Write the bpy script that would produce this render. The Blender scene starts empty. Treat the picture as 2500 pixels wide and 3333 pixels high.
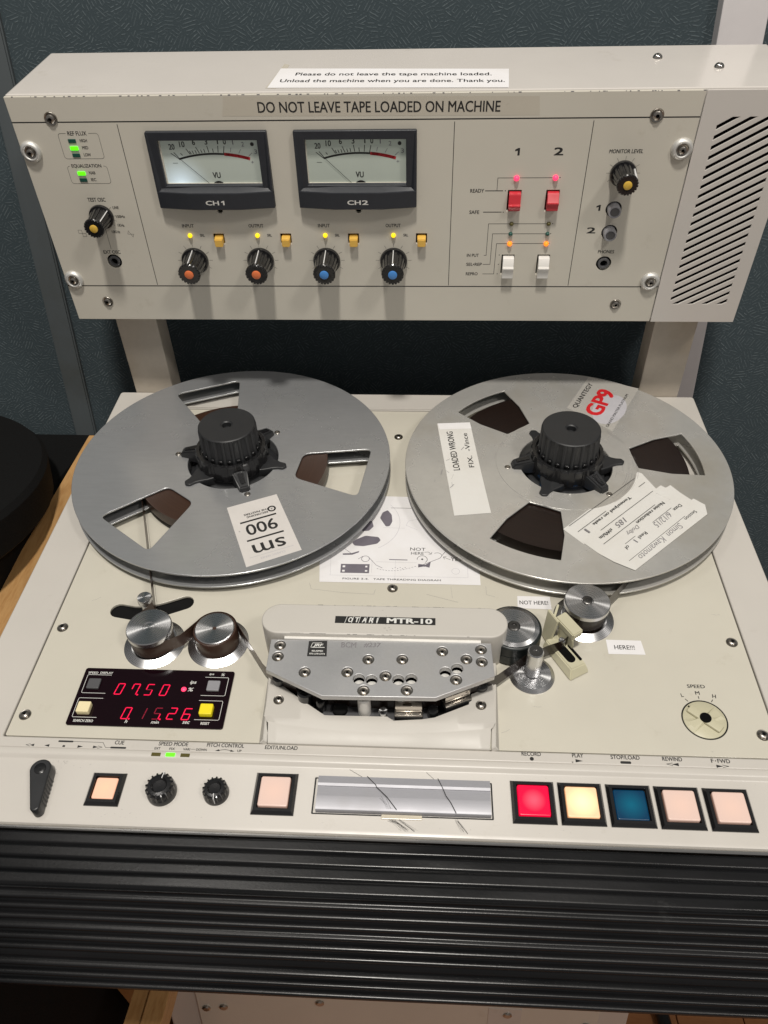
import bpy, bmesh, math, random
from mathutils import Matrix, Vector
random.seed(7)
PI = math.pi
S = bpy.context.scene
COL = S.collection
T = math.radians(13.5)                       # the deck leans towards the operator
G4 = Matrix.Rotation(T, 4, 'X')              # machine frame -> room frame
MM = 0.001

# ------------------------------------------------------------------ camera
cam = bpy.data.cameras.new('camera'); camo = bpy.data.objects.new('camera', cam); COL.objects.link(camo)
R = Matrix(((0.99868022, -0.01593962, 0.04882369), (0.04634342, 0.68943298, -0.72286544), (-0.02213846, 0.72417407, 0.68926178)))
camo.matrix_world = G4 @ (Matrix.Translation(Vector((18.05, -426.86, 445.52)) * MM) @ R.to_4x4())
cam.sensor_fit = 'VERTICAL'; cam.sensor_height = 24.0; cam.lens = 24.0 * 2563.4 / 3333.0
cam.clip_start = 0.01; cam.clip_end = 50
S.camera = camo
S.render.resolution_x = 768; S.render.resolution_y = 1024

# ------------------------------------------------------------------ world, lamps, exposure
W = bpy.data.worlds.new('World'); S.world = W; W.use_nodes = True
bg = W.node_tree.nodes['Background']; bg.inputs['Color'].default_value = (1.0, 0.965, 0.93, 1); bg.inputs['Strength'].default_value = 0.235
def area(name, loc, target, sx, sy, power, col):
    l = bpy.data.lights.new(name, 'AREA'); l.shape = 'RECTANGLE'; l.size = sx; l.size_y = sy; l.energy = power; l.color = col
    o = bpy.data.objects.new(name, l); COL.objects.link(o); o.location = loc
    o.rotation_euler = (Vector(target) - Vector(loc)).to_track_quat('-Z', 'Y').to_euler(); return o
area('ceiling_lamp', (-0.02, -1.30, 2.35), (0, 0.0, 0.1), 0.16, 0.20, 56, (1.0, 0.95, 0.875))
area('ceiling_lamp', (1.30, -1.60, 1.90), (0, 0.0, 0.1), 0.30, 0.30, 16, (1.0, 0.95, 0.885))
area('ceiling_lamp', (-0.7, -0.35, 2.20), (0, 0.0, 0.1), 0.40, 0.40, 5, (1.0, 0.95, 0.885))
S.view_settings.view_transform = 'Standard'; S.view_settings.look = 'None'
S.view_settings.exposure = -0.14; S.view_settings.gamma = 1.0
S.render.engine = 'CYCLES'

# ------------------------------------------------------------------ materials
def newmat(name):
    m = bpy.data.materials.new(name); m.use_nodes = True
    nt = m.node_tree; return m, nt, nt.nodes['Principled BSDF']
def N(nt, t, **k):
    n = nt.nodes.new(t)
    for a, b in k.items(): setattr(n, a, b)
    return n
def L(nt, a, b): nt.links.new(a, b)
def coord(nt, scale=(1, 1, 1), rot=(0, 0, 0)):
    tc = N(nt, 'ShaderNodeTexCoord'); mp = N(nt, 'ShaderNodeMapping')
    mp.inputs['Scale'].default_value = scale; mp.inputs['Rotation'].default_value = rot
    L(nt, tc.outputs['Object'], mp.inputs['Vector']); return mp.outputs['Vector']
def noise(nt, vec, sc, det=3, rough=.55):
    n = N(nt, 'ShaderNodeTexNoise'); n.inputs['Scale'].default_value = sc; n.inputs['Detail'].default_value = det
    n.inputs['Roughness'].default_value = rough; L(nt, vec, n.inputs['Vector']); return n.outputs['Fac']
def ramp(nt, fac, stops):
    r = N(nt, 'ShaderNodeValToRGB'); e = r.color_ramp.elements
    while len(e) < len(stops): e.new(0.5)
    for i, (p, c) in enumerate(stops):
        e[i].position = p; e[i].color = c if len(c) == 4 else (*c, 1)
    L(nt, fac, r.inputs['Fac']); return r.outputs['Color']
def mrange(nt, fac, a, b, c, d):
    r = N(nt, 'ShaderNodeMapRange'); r.inputs[1].default_value = a; r.inputs[2].default_value = b
    r.inputs[3].default_value = c; r.inputs[4].default_value = d; L(nt, fac, r.inputs[0]); return r.outputs[0]
def bump(nt, b, h, strength, dist):
    n = N(nt, 'ShaderNodeBump'); n.inputs['Strength'].default_value = strength; n.inputs['Distance'].default_value = dist
    L(nt, h, n.inputs['Height']); L(nt, n.outputs['Normal'], b.inputs['Normal'])
def mixc(nt, fac, a, b):
    m = N(nt, 'ShaderNodeMix', data_type='RGBA')
    if isinstance(fac, float): m.inputs['Factor'].default_value = fac
    else: L(nt, fac, m.inputs['Factor'])
    for v, k in ((a, 6), (b, 7)):
        if isinstance(v, tuple): m.inputs[k].default_value = (*v[:3], 1)
        else: L(nt, v, m.inputs[k])
    return m.outputs[2]
def paint(name, c, rough=.34, var=.06, dirt=True, spec=.5, bmp=.06):
    m, nt, b = newmat(name); v = coord(nt)
    f = noise(nt, v, 9, 4); c2 = tuple(x * (1 - var) for x in c); base = mixc(nt, mrange(nt, f, .35, .65, 0, 1), c, c2)
    if dirt:
        g = noise(nt, v, 38, 6, .7); base = mixc(nt, mrange(nt, g, .62, .80, 0, .35), base, (c[0] * .62, c[1] * .58, c[2] * .5))
        vo = N(nt, 'ShaderNodeTexVoronoi'); vo.inputs['Scale'].default_value = 26; L(nt, v, vo.inputs['Vector'])
        rnd = N(nt, 'ShaderNodeSeparateColor'); L(nt, vo.outputs['Color'], rnd.inputs[0])
        near = N(nt, 'ShaderNodeMath', operation='LESS_THAN'); L(nt, vo.outputs['Distance'], near.inputs[0]); near.inputs[1].default_value = .016
        rare = N(nt, 'ShaderNodeMath', operation='GREATER_THAN'); L(nt, rnd.outputs[0], rare.inputs[0]); rare.inputs[1].default_value = .72
        mu = N(nt, 'ShaderNodeMath', operation='MULTIPLY'); L(nt, near.outputs[0], mu.inputs[0]); L(nt, rare.outputs[0], mu.inputs[1])
        mu2 = N(nt, 'ShaderNodeMath', operation='MULTIPLY'); L(nt, mu.outputs[0], mu2.inputs[0]); mu2.inputs[1].default_value = .7
        base = mixc(nt, mu2.outputs[0], base, (.08, .07, .06))
        # hairline scratches
        v2 = coord(nt, (1, 14, 1), (0, 0, .5)); s = noise(nt, v2, 11, 8, .8)
        base = mixc(nt, mrange(nt, s, .70, .76, 0, .35), base, (c[0] * .55, c[1] * .53, c[2] * .48))
    L(nt, base, b.inputs['Base Color'])
    L(nt, mrange(nt, noise(nt, v, 22, 5), .3, .7, rough - .05, rough + .08), b.inputs['Roughness'])
    b.inputs['Specular IOR Level'].default_value = spec
    bump(nt, b, noise(nt, v, 1400, 2), bmp, .0002); return m
def simple(name, c, rough=.5, metal=0, spec=.5, emit=None, es=1, var=.12, nsc=60, coat=0):
    m, nt, b = newmat(name); v = coord(nt)
    f = noise(nt, v, nsc, 4)
    L(nt, mixc(nt, mrange(nt, f, .3, .7, 0, 1), c, tuple(x * (1 - var) for x in c)), b.inputs['Base Color'])
    L(nt, mrange(nt, noise(nt, v, nsc * 2.3, 3), .3, .7, rough * .88, min(1, rough * 1.15)), b.inputs['Roughness'])
    b.inputs['Metallic'].default_value = metal; b.inputs['Specular IOR Level'].default_value = spec
    b.inputs['Coat Weight'].default_value = coat
    if emit: b.inputs['Emission Color'].default_value = (*emit, 1); b.inputs['Emission Strength'].default_value = es
    return m
def turned(name, c, rough=.28, an=.75):
    m, nt, b = newmat(name); v = coord(nt)
    b.inputs['Metallic'].default_value = 1
    tg = N(nt, 'ShaderNodeTangent', direction_type='RADIAL', axis='Z'); L(nt, tg.outputs[0], b.inputs['Tangent'])
    b.inputs['Anisotropic'].default_value = an
    ln = N(nt, 'ShaderNodeVectorMath', operation='LENGTH')
    sp = N(nt, 'ShaderNodeSeparateXYZ'); L(nt, v, sp.inputs[0]); cb = N(nt, 'ShaderNodeCombineXYZ'); L(nt, sp.outputs[0], cb.inputs[0]); L(nt, sp.outputs[1], cb.inputs[1])
    L(nt, cb.outputs[0], ln.inputs[0]); cc = N(nt, 'ShaderNodeCombineXYZ'); L(nt, ln.outputs['Value'], cc.inputs[0])
    rings = noise(nt, cc.outputs[0], 2600, 2, .8)
    sc = noise(nt, v, 60, 4, .6)
    L(nt, mixc(nt, mrange(nt, sc, .45, .75, 0, 1), c, tuple(x * .92 for x in c)), b.inputs['Base Color'])
    L(nt, mrange(nt, rings, .3, .7, rough - .02, rough + .05), b.inputs['Roughness'])
    return m
def brushed(name, c, rough=.36, sc=(3, 60, 3), smudge=0., metal=1.0):
    m, nt, b = newmat(name); v = coord(nt, sc); b.inputs['Metallic'].default_value = metal
    f = noise(nt, v, 40, 5, .7); v1 = coord(nt); g = noise(nt, v1, 14, 5, .6)
    base = mixc(nt, mrange(nt, f, .3, .7, 0, .5), c, tuple(x * .82 for x in c))
    base = mixc(nt, mrange(nt, g, .5, .75, 0, smudge), base, (c[0] * .72, c[1] * .66, c[2] * .54))
    L(nt, base, b.inputs['Base Color'])
    L(nt, mrange(nt, g, .3, .7, rough - .05, rough + .07), b.inputs['Roughness'])
    bump(nt, b, f, .05, .0001); return m
M = {}
M['deck'] = paint('deck_paint', (.615, .585, .50), .17, .07)
M['panel'] = paint('panel_paint', (.64, .605, .525), .36, .05, True, .4)
M['frame'] = paint('frame_paint', (.585, .555, .51), .32, .05)
M['housing'] = paint('housing_paint', (.65, .615, .575), .16, .04, True, .5)
M['post'] = brushed('stained_post_paint', (.56, .50, .42), .5, (3, 3, 3), .9, 0.0)
M['shield'] = paint('head_shield_paint', (.56, .535, .49), .44, .05)
M['ink'] = simple('black_ink', (.02, .02, .02), .5)
M['white_ink'] = simple('white_ink', (.75, .75, .72), .5)
M['line'] = simple('black_engraving', (.012, .012, .012), .6)
M['black'] = simple('black_gloss_plastic', (.012, .012, .013), .24, coat=.3)
M['black2'] = simple('black_satin_plastic', (.022, .023, .025), .42)
M['hood'] = simple('dark_slate_plastic', (.024, .027, .034), .42, nsc=200)
M['hole'] = simple('dark_cavity', (.004, .004, .004), .9, spec=.1)
M['felt'] = simple('black_felt', (.010, .010, .010), .95, spec=.1)
M['steel'] = simple('screw_steel', (.40, .375, .34), .30, 1)
M['dark_steel'] = simple('dark_bolt', (.16, .155, .15), .35, 1)
def rubber():
    m, nt, b = newmat('black_rubber'); v = coord(nt, (.25, 1, 1)); f = noise(nt, v, 30, 5, .6); base = mixc(nt, mrange(nt, f, .35, .7, 0, 1), (.0035, .0038, .0043), (.008, .008, .009))
    v1 = coord(nt); vo = N(nt, 'ShaderNodeTexVoronoi'); vo.inputs['Scale'].default_value = 34; L(nt, v1, vo.inputs['Vector'])
    rnd = N(nt, 'ShaderNodeSeparateColor'); L(nt, vo.outputs['Color'], rnd.inputs[0])
    a = N(nt, 'ShaderNodeMath', operation='LESS_THAN'); L(nt, vo.outputs['Distance'], a.inputs[0]); a.inputs[1].default_value = .022
    c = N(nt, 'ShaderNodeMath', operation='GREATER_THAN'); L(nt, rnd.outputs[0], c.inputs[0]); c.inputs[1].default_value = .82
    d = N(nt, 'ShaderNodeMath', operation='MULTIPLY'); L(nt, a.outputs[0], d.inputs[0]); L(nt, c.outputs[0], d.inputs[1])
    base = mixc(nt, d.outputs[0], base, (.35, .34, .32))
    sm = noise(nt, coord(nt, (1, 1, .4), (0, 0, .3)), 17, 6, .75); base = mixc(nt, mrange(nt, sm, .66, .80, 0, .6), base, (.06, .06, .06))
    L(nt, base, b.inputs['Base Color']); L(nt, mrange(nt, f, .3, .7, .22, .34), b.inputs['Roughness']); b.inputs['Specular IOR Level'].default_value = .36
    bump(nt, b, noise(nt, v1, 500, 3), .12, .0003); return m
M['rubber'] = rubber()
M['roller_rubber'] = simple('roller_rubber', (.010, .014, .014), .38)
M['alu'] = turned('turned_aluminium', (.66, .66, .67), .25, .95)
M['washer'] = simple('satin_washer', (.74, .73, .70), .45, .6)
M['headplate'] = brushed('brushed_head_plate', (.60, .60, .605), .42, (22, 22, 22), .3, .75)
M['splice'] = brushed('splicing_block_metal', (.40, .40, .43), .48, (3, 90, 3), .35, .35)
M['trim'] = brushed('trim_metal', (.60, .59, .57), .26, (1, 30, 30), .3)
M['chrome'] = simple('chrome', (.75, .70, .64), .12, 1)
M['reel_a'] = brushed('grey_anodised_reel', (.48, .49, .50), .24, (1.5, 9, 1), .08, .6)
M['reel_b'] = brushed('worn_silver_reel', (.62, .61, .58), .26, (2, 2, 2), .5, .5)
def packmat(name, c1, c2, rough):
    m, nt, b = newmat(name); v = coord(nt)
    sp = N(nt, 'ShaderNodeSeparateXYZ'); L(nt, v, sp.inputs[0]); cb = N(nt, 'ShaderNodeCombineXYZ'); L(nt, sp.outputs[0], cb.inputs[0]); L(nt, sp.outputs[1], cb.inputs[1])
    ln = N(nt, 'ShaderNodeVectorMath', operation='LENGTH'); L(nt, cb.outputs[0], ln.inputs[0]); cc = N(nt, 'ShaderNodeCombineXYZ'); L(nt, ln.outputs['Value'], cc.inputs[0])
    f = noise(nt, cc.outputs[0], 420, 6, .8); L(nt, mixc(nt, mrange(nt, f, .35, .65, 0, 1), c1, c2), b.inputs['Base Color'])
    L(nt, mrange(nt, f, .3, .7, rough, rough + .2), b.inputs['Roughness']); bump(nt, b, f, .3, .0003)
    b.inputs['Anisotropic'].default_value = .7; tg = N(nt, 'ShaderNodeTangent', direction_type='RADIAL', axis='Z'); L(nt, tg.outputs[0], b.inputs['Tangent']); return m
M['tape'] = simple('brown_tape', (.060, .032, .022), .28, nsc=20, var=.2)
M['tape_dark'] = simple('dark_tape', (.020, .012, .009), .24, nsc=20, var=.2)
M['pack_brown'] = packmat('brown_tape_pack', (.050, .024, .015), (.036, .017, .010), .32)
M['pack_dark'] = packmat('dark_tape_pack', (.018, .009, .006), (.007, .005, .005), .26)
M['beige'] = simple('beige_plastic', (.56, .53, .38), .4, var=.06)
M['wood'] = None
M['paper'] = simple('white_paper', (.72, .71, .72), .75, var=.05, spec=.2)
def papermat(name, c, d=.0006):
    m, nt, b = newmat(name); v = coord(nt); f = noise(nt, v, 32, 5, .6); g = noise(nt, v, 12, 4)
    base = mixc(nt, mrange(nt, f, .4, .7, 0, .35), c, tuple(x * y for x, y in zip(c, (.86, .83, .78)))); L(nt, base, b.inputs['Base Color'])
    b.inputs['Roughness'].default_value = .65; b.inputs['Specular IOR Level'].default_value = .25; bump(nt, b, g, .5, d * 4); return m
M['label'] = papermat('paper_tape', (.69, .68, .65)); M['paper'] = papermat('white_paper', (.80, .79, .80), .0004)
M['stick_white'] = simple('sticker_white', (.66, .63, .60), .5, var=.06)
M['clear'] = simple('clear_label_film', (.55, .53, .49), .25, .25, var=.04)
M['clear2'] = simple('label_tape_film', (.585, .54, .455), .30, var=.03)
M['purple_ink'] = simple('photocopy_grey', (.17, .155, .185), .6, var=.2)
M['faint_ink'] = simple('faint_print', (.50, .49, .52), .7)
M['red_ink'] = simple('red_ink', (.62, .015, .02), .5)
M['pencil'] = simple('pencil', (.22, .21, .22), .6)
M['blue'] = simple('blue_plastic', (.03, .16, .42), .4)
M['cap_orange'] = simple('orange_cap', (.80, .20, .07), .4)
M['cap_blue'] = simple('blue_cap', (.07, .26, .66), .4)
M['cap_yellow'] = simple('yellow_cap', (.72, .46, .07), .4)
M['btn_ochre'] = simple('ochre_button', (.86, .52, .10), .3)
M['sw_red'] = simple('red_switch', (.62, .035, .05), .32)
M['sw_white'] = simple('white_switch', (.82, .80, .76), .35)
M['grey_btn'] = simple('grey_button', (.10, .10, .105), .3)
M['clear_grey'] = simple('smoked_button', (.30, .30, .32), .25)
M['led_off'] = simple('led_off_green', (.02, .09, .07), .3)
M['led_off2'] = simple('led_off_amber', (.10, .085, .02), .3)
M['led_green'] = simple('led_green', (.1, .6, .02), .4, emit=(.10, 1.0, .0), es=1.35)
M['led_yellow'] = simple('led_yellow', (.8, .6, .02), .4, emit=(1.0, .66, .0), es=1.25)
M['led_red'] = simple('led_red', (.8, .05, .1), .4, emit=(1.0, .04, .13), es=1.5)
M['led_orange'] = simple('led_orange', (.8, .2, .02), .4, emit=(1.0, .22, .01), es=1.4)
M['digit'] = simple('red_digit', (.5, .0, .03), .4, emit=(1.0, .004, .07), es=.85)
M['digit_dim'] = simple('dim_red_digit', (.12, .0, .01), .4, emit=(.35, .002, .03), es=.45)
M['display'] = simple('black_acrylic', (.008, .002, .004), .09, spec=.35)
M['btn_cream'] = simple('cream_button', (.80, .70, .44), .35, emit=(.9, .75, .4), es=.12)
M['btn_yellow'] = simple('yellow_button', (.80, .66, .02), .35, emit=(.9, .75, .0), es=.2)
M['tab'] = simple('clear_tab', (.66, .60, .48), .2)
M['cable'] = simple('black_cable', (.01, .01, .01), .4)
M['dot_white'] = simple('white_pointer', (.75, .75, .75), .4)
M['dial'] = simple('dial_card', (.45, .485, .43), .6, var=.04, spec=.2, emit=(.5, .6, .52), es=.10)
M['dark_red'] = simple('dial_red', (.50, .02, .03), .5)
def lit(name, centre, edge, base, s, rad=.010):
    m, nt, b = newmat(name); tc = N(nt, 'ShaderNodeTexCoord'); ln = N(nt, 'ShaderNodeVectorMath', operation='LENGTH')
    L(nt, tc.outputs['Object'], ln.inputs[0]); f = mrange(nt, ln.outputs['Value'], .001, rad, 0, 1)
    c = mixc(nt, f, centre, edge); L(nt, c, b.inputs['Emission Color']); b.inputs['Emission Strength'].default_value = s
    b.inputs['Base Color'].default_value = (*base, 1); b.inputs['Roughness'].default_value = .3; return m
M['lit_red'] = lit('lamp_button_red', (1.0, .17, .22), (.80, .0, .035), (.45, .0, .03), .92, .0075)
M['lit_warm'] = lit('lamp_button_warm', (1.0, .84, .36), (.50, .22, .08), (.75, .55, .38), 1.1)
M['lit_blue'] = lit('lamp_button_blue', (.0, .14, .20), (.0, .015, .045), (.0, .03, .07), .75)
M['lit_pale'] = lit('lamp_button_pale', (.40, .16, .07), (.20, .085, .05), (.72, .56, .50), .50)
M['lit_peach'] = lit('lamp_button_peach', (.62, .26, .09), (.45, .17, .08), (.75, .50, .40), .75)

def wood(name, c1, c2, sc):
    m, nt, b = newmat(name); v = coord(nt, sc); f = noise(nt, v, 26, 6, .65); g = noise(nt, v, 5, 3)
    c = ramp(nt, f, [(.3, c1), (.52, c2), (.72, c1)]); c = mixc(nt, mrange(nt, g, .3, .7, 0, .35), c, tuple(x * .7 for x in c1))
    L(nt, c, b.inputs['Base Color']); b.inputs['Roughness'].default_value = .45; bump(nt, b, f, .15, .0004); return m
M['wood'] = wood('oak', (.42, .215, .075), (.56, .33, .135), (7, 1, 7))
M['floorwood'] = wood('floor_wood', (.34, .13, .045), (.42, .18, .07), (1, 6, 1))

def fabric(name, dark, light):
    m, nt, b = newmat(name); tc = N(nt, 'ShaderNodeTexCoord')
    sp = N(nt, 'ShaderNodeSeparateXYZ'); L(nt, tc.outputs['Object'], sp.inputs[0])
    uv = N(nt, 'ShaderNodeCombineXYZ'); L(nt, sp.outputs[0], uv.inputs[0]); L(nt, sp.outputs[2], uv.inputs[1])
    def layer(scale, freq, off, rotbias):
        wv = N(nt, 'ShaderNodeTexNoise'); wv.inputs['Scale'].default_value = 260; L(nt, uv.outputs[0], wv.inputs['Vector'])
        ad = N(nt, 'ShaderNodeMix', data_type='VECTOR'); ad.inputs['Factor'].default_value = .0007
        L(nt, uv.outputs[0], ad.inputs[4]); L(nt, wv.outputs['Color'], ad.inputs[5])
        mp = N(nt, 'ShaderNodeMapping'); mp.inputs['Location'].default_value = off; L(nt, ad.outputs[1], mp.inputs['Vector'])
        vo = N(nt, 'ShaderNodeTexVoronoi', voronoi_dimensions='2D'); vo.inputs['Scale'].default_value = scale; L(nt, mp.outputs[0], vo.inputs['Vector'])
        sc = N(nt, 'ShaderNodeSeparateColor'); L(nt, vo.outputs['Color'], sc.inputs[0])
        ang = mrange(nt, sc.outputs[0], 0, 1, rotbias - .55, rotbias + .55)
        rt = N(nt, 'ShaderNodeVectorRotate', rotation_type='Z_AXIS'); L(nt, mp.outputs[0], rt.inputs['Vector']); L(nt, ang, rt.inputs['Angle'])
        s2 = N(nt, 'ShaderNodeSeparateXYZ'); L(nt, rt.outputs[0], s2.inputs[0])
        si = N(nt, 'ShaderNodeMath', operation='MULTIPLY'); L(nt, s2.outputs[1], si.inputs[0]); si.inputs[1].default_value = freq
        sn = N(nt, 'ShaderNodeMath', operation='SINE'); L(nt, si.outputs[0], sn.inputs[0])
        st = mrange(nt, sn.outputs[0], .35, .8, 0, 1)
        d = N(nt, 'ShaderNodeTexVoronoi', voronoi_dimensions='2D', feature='DISTANCE_TO_EDGE'); d.inputs['Scale'].default_value = scale; L(nt, mp.outputs[0], d.inputs['Vector'])
        e = mrange(nt, d.outputs['Distance'], .03, .12, 0, 1)
        mu = N(nt, 'ShaderNodeMath', operation='MULTIPLY'); L(nt, st, mu.inputs[0]); L(nt, e, mu.inputs[1])
        g = mrange(nt, sc.outputs[1], 0, 1, .35, 1)
        mu2 = N(nt, 'ShaderNodeMath', operation='MULTIPLY'); L(nt, mu.outputs[0], mu2.inputs[0]); L(nt, g, mu2.inputs[1]); return mu2.outputs[0]
    a = layer(92, 2150, (0, 0, 0), .62); c = layer(98, 2250, (3.3, 1.7, 0), -.62)
    msk = mrange(nt, noise(nt, uv.outputs[0], 60, 2), .48, .56, 0, 1); inv = N(nt, 'ShaderNodeMath', operation='SUBTRACT'); inv.inputs[0].default_value = 1; L(nt, msk, inv.inputs[1])
    a1 = N(nt, 'ShaderNodeMath', operation='MULTIPLY'); L(nt, a, a1.inputs[0]); L(nt, msk, a1.inputs[1])
    c1 = N(nt, 'ShaderNodeMath', operation='MULTIPLY'); L(nt, c, c1.inputs[0]); L(nt, inv.outputs[0], c1.inputs[1])
    brk = mrange(nt, noise(nt, uv.outputs[0], 260, 1), .36, .48, 0, 1)
    mx0 = N(nt, 'ShaderNodeMath', operation='MAXIMUM'); L(nt, a1.outputs[0], mx0.inputs[0]); L(nt, c1.outputs[0], mx0.inputs[1])
    mx = N(nt, 'ShaderNodeMath', operation='MULTIPLY'); L(nt, mx0.outputs[0], mx.inputs[0]); L(nt, brk, mx.inputs[1])
    gr = noise(nt, uv.outputs[0], 900, 3)
    base = mixc(nt, mx.outputs[0], dark, light); base = mixc(nt, mrange(nt, gr, .3, .7, 0, .35), base, tuple(x * .5 for x in dark))
    L(nt, base, b.inputs['Base Color']); b.inputs['Roughness'].default_value = .85; b.inputs['Specular IOR Level'].default_value = .25
    bump(nt, b, mx.outputs[0], .5, .0006); return m
M['fabric'] = fabric('wall_fabric', (.047, .065, .074), (.118, .146, .158))
M['fabric2'] = brushed('dusty_seam_tape', (.072, .084, .090), .75, (1.2, 1, .10), .6, 0.0)
M['wallrail'] = simple('pale_wall_rail', (.62, .59, .59), .5, var=.05)
M['black_cloth'] = simple('black_cloth', (.006, .006, .006), .85, nsc=300, spec=.15)

# ------------------------------------------------------------------ geometry helpers (all lengths in mm, machine frame)
Yp, tt = 176.103, -0.0354
PN = Matrix(((1, 0, 0, 0), (0, math.sin(tt), -math.cos(tt), Yp), (0, math.cos(tt), math.sin(tt), 0), (0, 0, 0, 1)))   # meter panel frame: x, height, out
DK = Matrix.Identity(4)
def tr(x, y, z=0, rz=0): return Matrix.Translation((x, y, z)) @ Matrix.Rotation(rz, 4, 'Z')
ALL = []
def obj(name, mesh, mat=None, parent=None, mtx=None, smooth=None, **props):
    if isinstance(mesh, bmesh.types.BMesh):
        me = bpy.data.meshes.new(name); mesh.to_mesh(me); mesh.free(); mesh = me
    if mat is not None and len(mesh.materials) == 0:
        for mm in (mat if isinstance(mat, (list, tuple)) else [mat]): mesh.materials.append(M[mm] if isinstance(mm, str) else mm)
    if smooth:
        for p in mesh.polygons: p.use_smooth = True
        mesh.set_sharp_from_angle(angle=math.radians(smooth))
    o = bpy.data.objects.new(name, mesh); COL.objects.link(o)
    if parent: o.parent = parent
    if mtx is not None: o.matrix_basis = mtx
    for k, v in props.items(): o[k] = v
    ALL.append(o); return o
def root(name, label, cat, loc=(0, 0, 0), group=None):
    o = bpy.data.objects.new(name, None); COL.objects.link(o); o.location = loc; o['label'] = label; o['category'] = cat
    o.empty_display_size = .02
    if group: o['group'] = group
    ALL.append(o); return o
def curve_mesh(loops, z0, z1, bev=0, res=2):
    cu = bpy.data.curves.new('c', 'CURVE'); cu.dimensions = '2D'; cu.fill_mode = 'BOTH'
    for pts in loops:
        s = cu.splines.new('POLY'); s.points.add(len(pts) - 1)
        for i, p in enumerate(pts): s.points[i].co = (p[0], p[1], 0, 1)
        s.use_cyclic_u = True
    h = abs(z1 - z0) / 2; cu.extrude = max(0, h - bev); cu.bevel_depth = bev; cu.bevel_resolution = res; cu.offset = -bev
    o = bpy.data.objects.new('c', cu); me = bpy.data.meshes.new_from_object(o)
    bpy.data.objects.remove(o); bpy.data.curves.remove(cu)
    me.transform(Matrix.Translation((0, 0, (z0 + z1) / 2))); me.materials.clear(); return me
def arc(cx, cy, r, a0, a1, n): return [(cx + r * math.cos(a0 + (a1 - a0) * i / n), cy + r * math.sin(a0 + (a1 - a0) * i / n)) for i in range(n + 1)]
def circ(cx, cy, r, n=48): return arc(cx, cy, r, 0, 2 * PI, n)[:-1]
def rrect(x0, y0, x1, y1, r=0, n=5):
    if r <= 0: return [(x0, y0), (x1, y0), (x1, y1), (x0, y1)]
    return arc(x1 - r, y0 + r, r, -PI / 2, 0, n) + arc(x1 - r, y1 - r, r, 0, PI / 2, n) + arc(x0 + r, y1 - r, r, PI / 2, PI, n) + arc(x0 + r, y0 + r, r, PI, 1.5 * PI, n)
def rpoly(pts, r, n=4):
    out = []; k = len(pts)
    for i in range(k):
        a, b, c = Vector(pts[i - 1]), Vector(pts[i]), Vector(pts[(i + 1) % k])
        u = (a - b).normalized(); v = (c - b).normalized()
        p, q = b + u * r, b + v * r
        for j in range(n + 1):
            t = j / n; out.append(tuple((1 - t) ** 2 * p + 2 * t * (1 - t) * b + t * t * q))
    return out
def lathe(prof, n=48, cap=False, flute=None, top=True):
    bm = bmesh.new(); rings = []
    for (r, z) in prof:
        ring = []
        for i in range(n):
            a = 2 * PI * i / n; rr = r
            if flute: rr = flute(r, z, a)
            ring.append(bm.verts.new((rr * math.cos(a), rr * math.sin(a), z)))
        rings.append(ring)
    for a, b in zip(rings, rings[1:]):
        for i in range(n): bm.faces.new((a[i], a[(i + 1) % n], b[(i + 1) % n], b[i]))
    if top: bm.faces.new(rings[-1])
    if cap: bm.faces.new(list(reversed(rings[0])))
    bmesh.ops.recalc_face_normals(bm, faces=bm.faces[:]); return bm
def box(x0, y0, z0, x1, y1, z1, bm=None, bev=0):
    bm = bm or bmesh.new()
    r = bmesh.ops.create_cube(bm, size=1); vs = r['verts']
    bmesh.ops.transform(bm, matrix=Matrix.Translation(((x0 + x1) / 2, (y0 + y1) / 2, (z0 + z1) / 2)) @ Matrix.Diagonal((abs(x1 - x0), abs(y1 - y0), abs(z1 - z0), 1)), verts=vs)
    if bev: bmesh.ops.bevel(bm, geom=list({e for v in vs for e in v.link_edges}), offset=bev, segments=2, affect='EDGES', profile=.6)
    return bm
def hexa(p, bm=None, bev=0):     # 8 points: bottom loop then top loop
    bm = bm or bmesh.new(); v = [bm.verts.new(q) for q in p]
    for f in ((0, 3, 2, 1), (4, 5, 6, 7), (0, 1, 5, 4), (1, 2, 6, 5), (2, 3, 7, 6), (3, 0, 4, 7)): bm.faces.new([v[i] for i in f])
    bmesh.ops.recalc_face_normals(bm, faces=bm.faces[:])
    if bev: bmesh.ops.bevel(bm, geom=list({e for x in v for e in x.link_edges}), offset=bev, segments=2, affect='EDGES')
    return bm
def prism(pts, z0, z1, bev=0): return curve_mesh([pts], z0, z1, bev)
def add_mesh(bm, me, mtx=Matrix.Identity(4), mi=0):
    n0 = len(bm.faces); me.transform(mtx); bm.from_mesh(me); bm.faces.ensure_lookup_table()
    for f in bm.faces[n0:]: f.material_index = mi
    bpy.data.meshes.remove(me)
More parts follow.
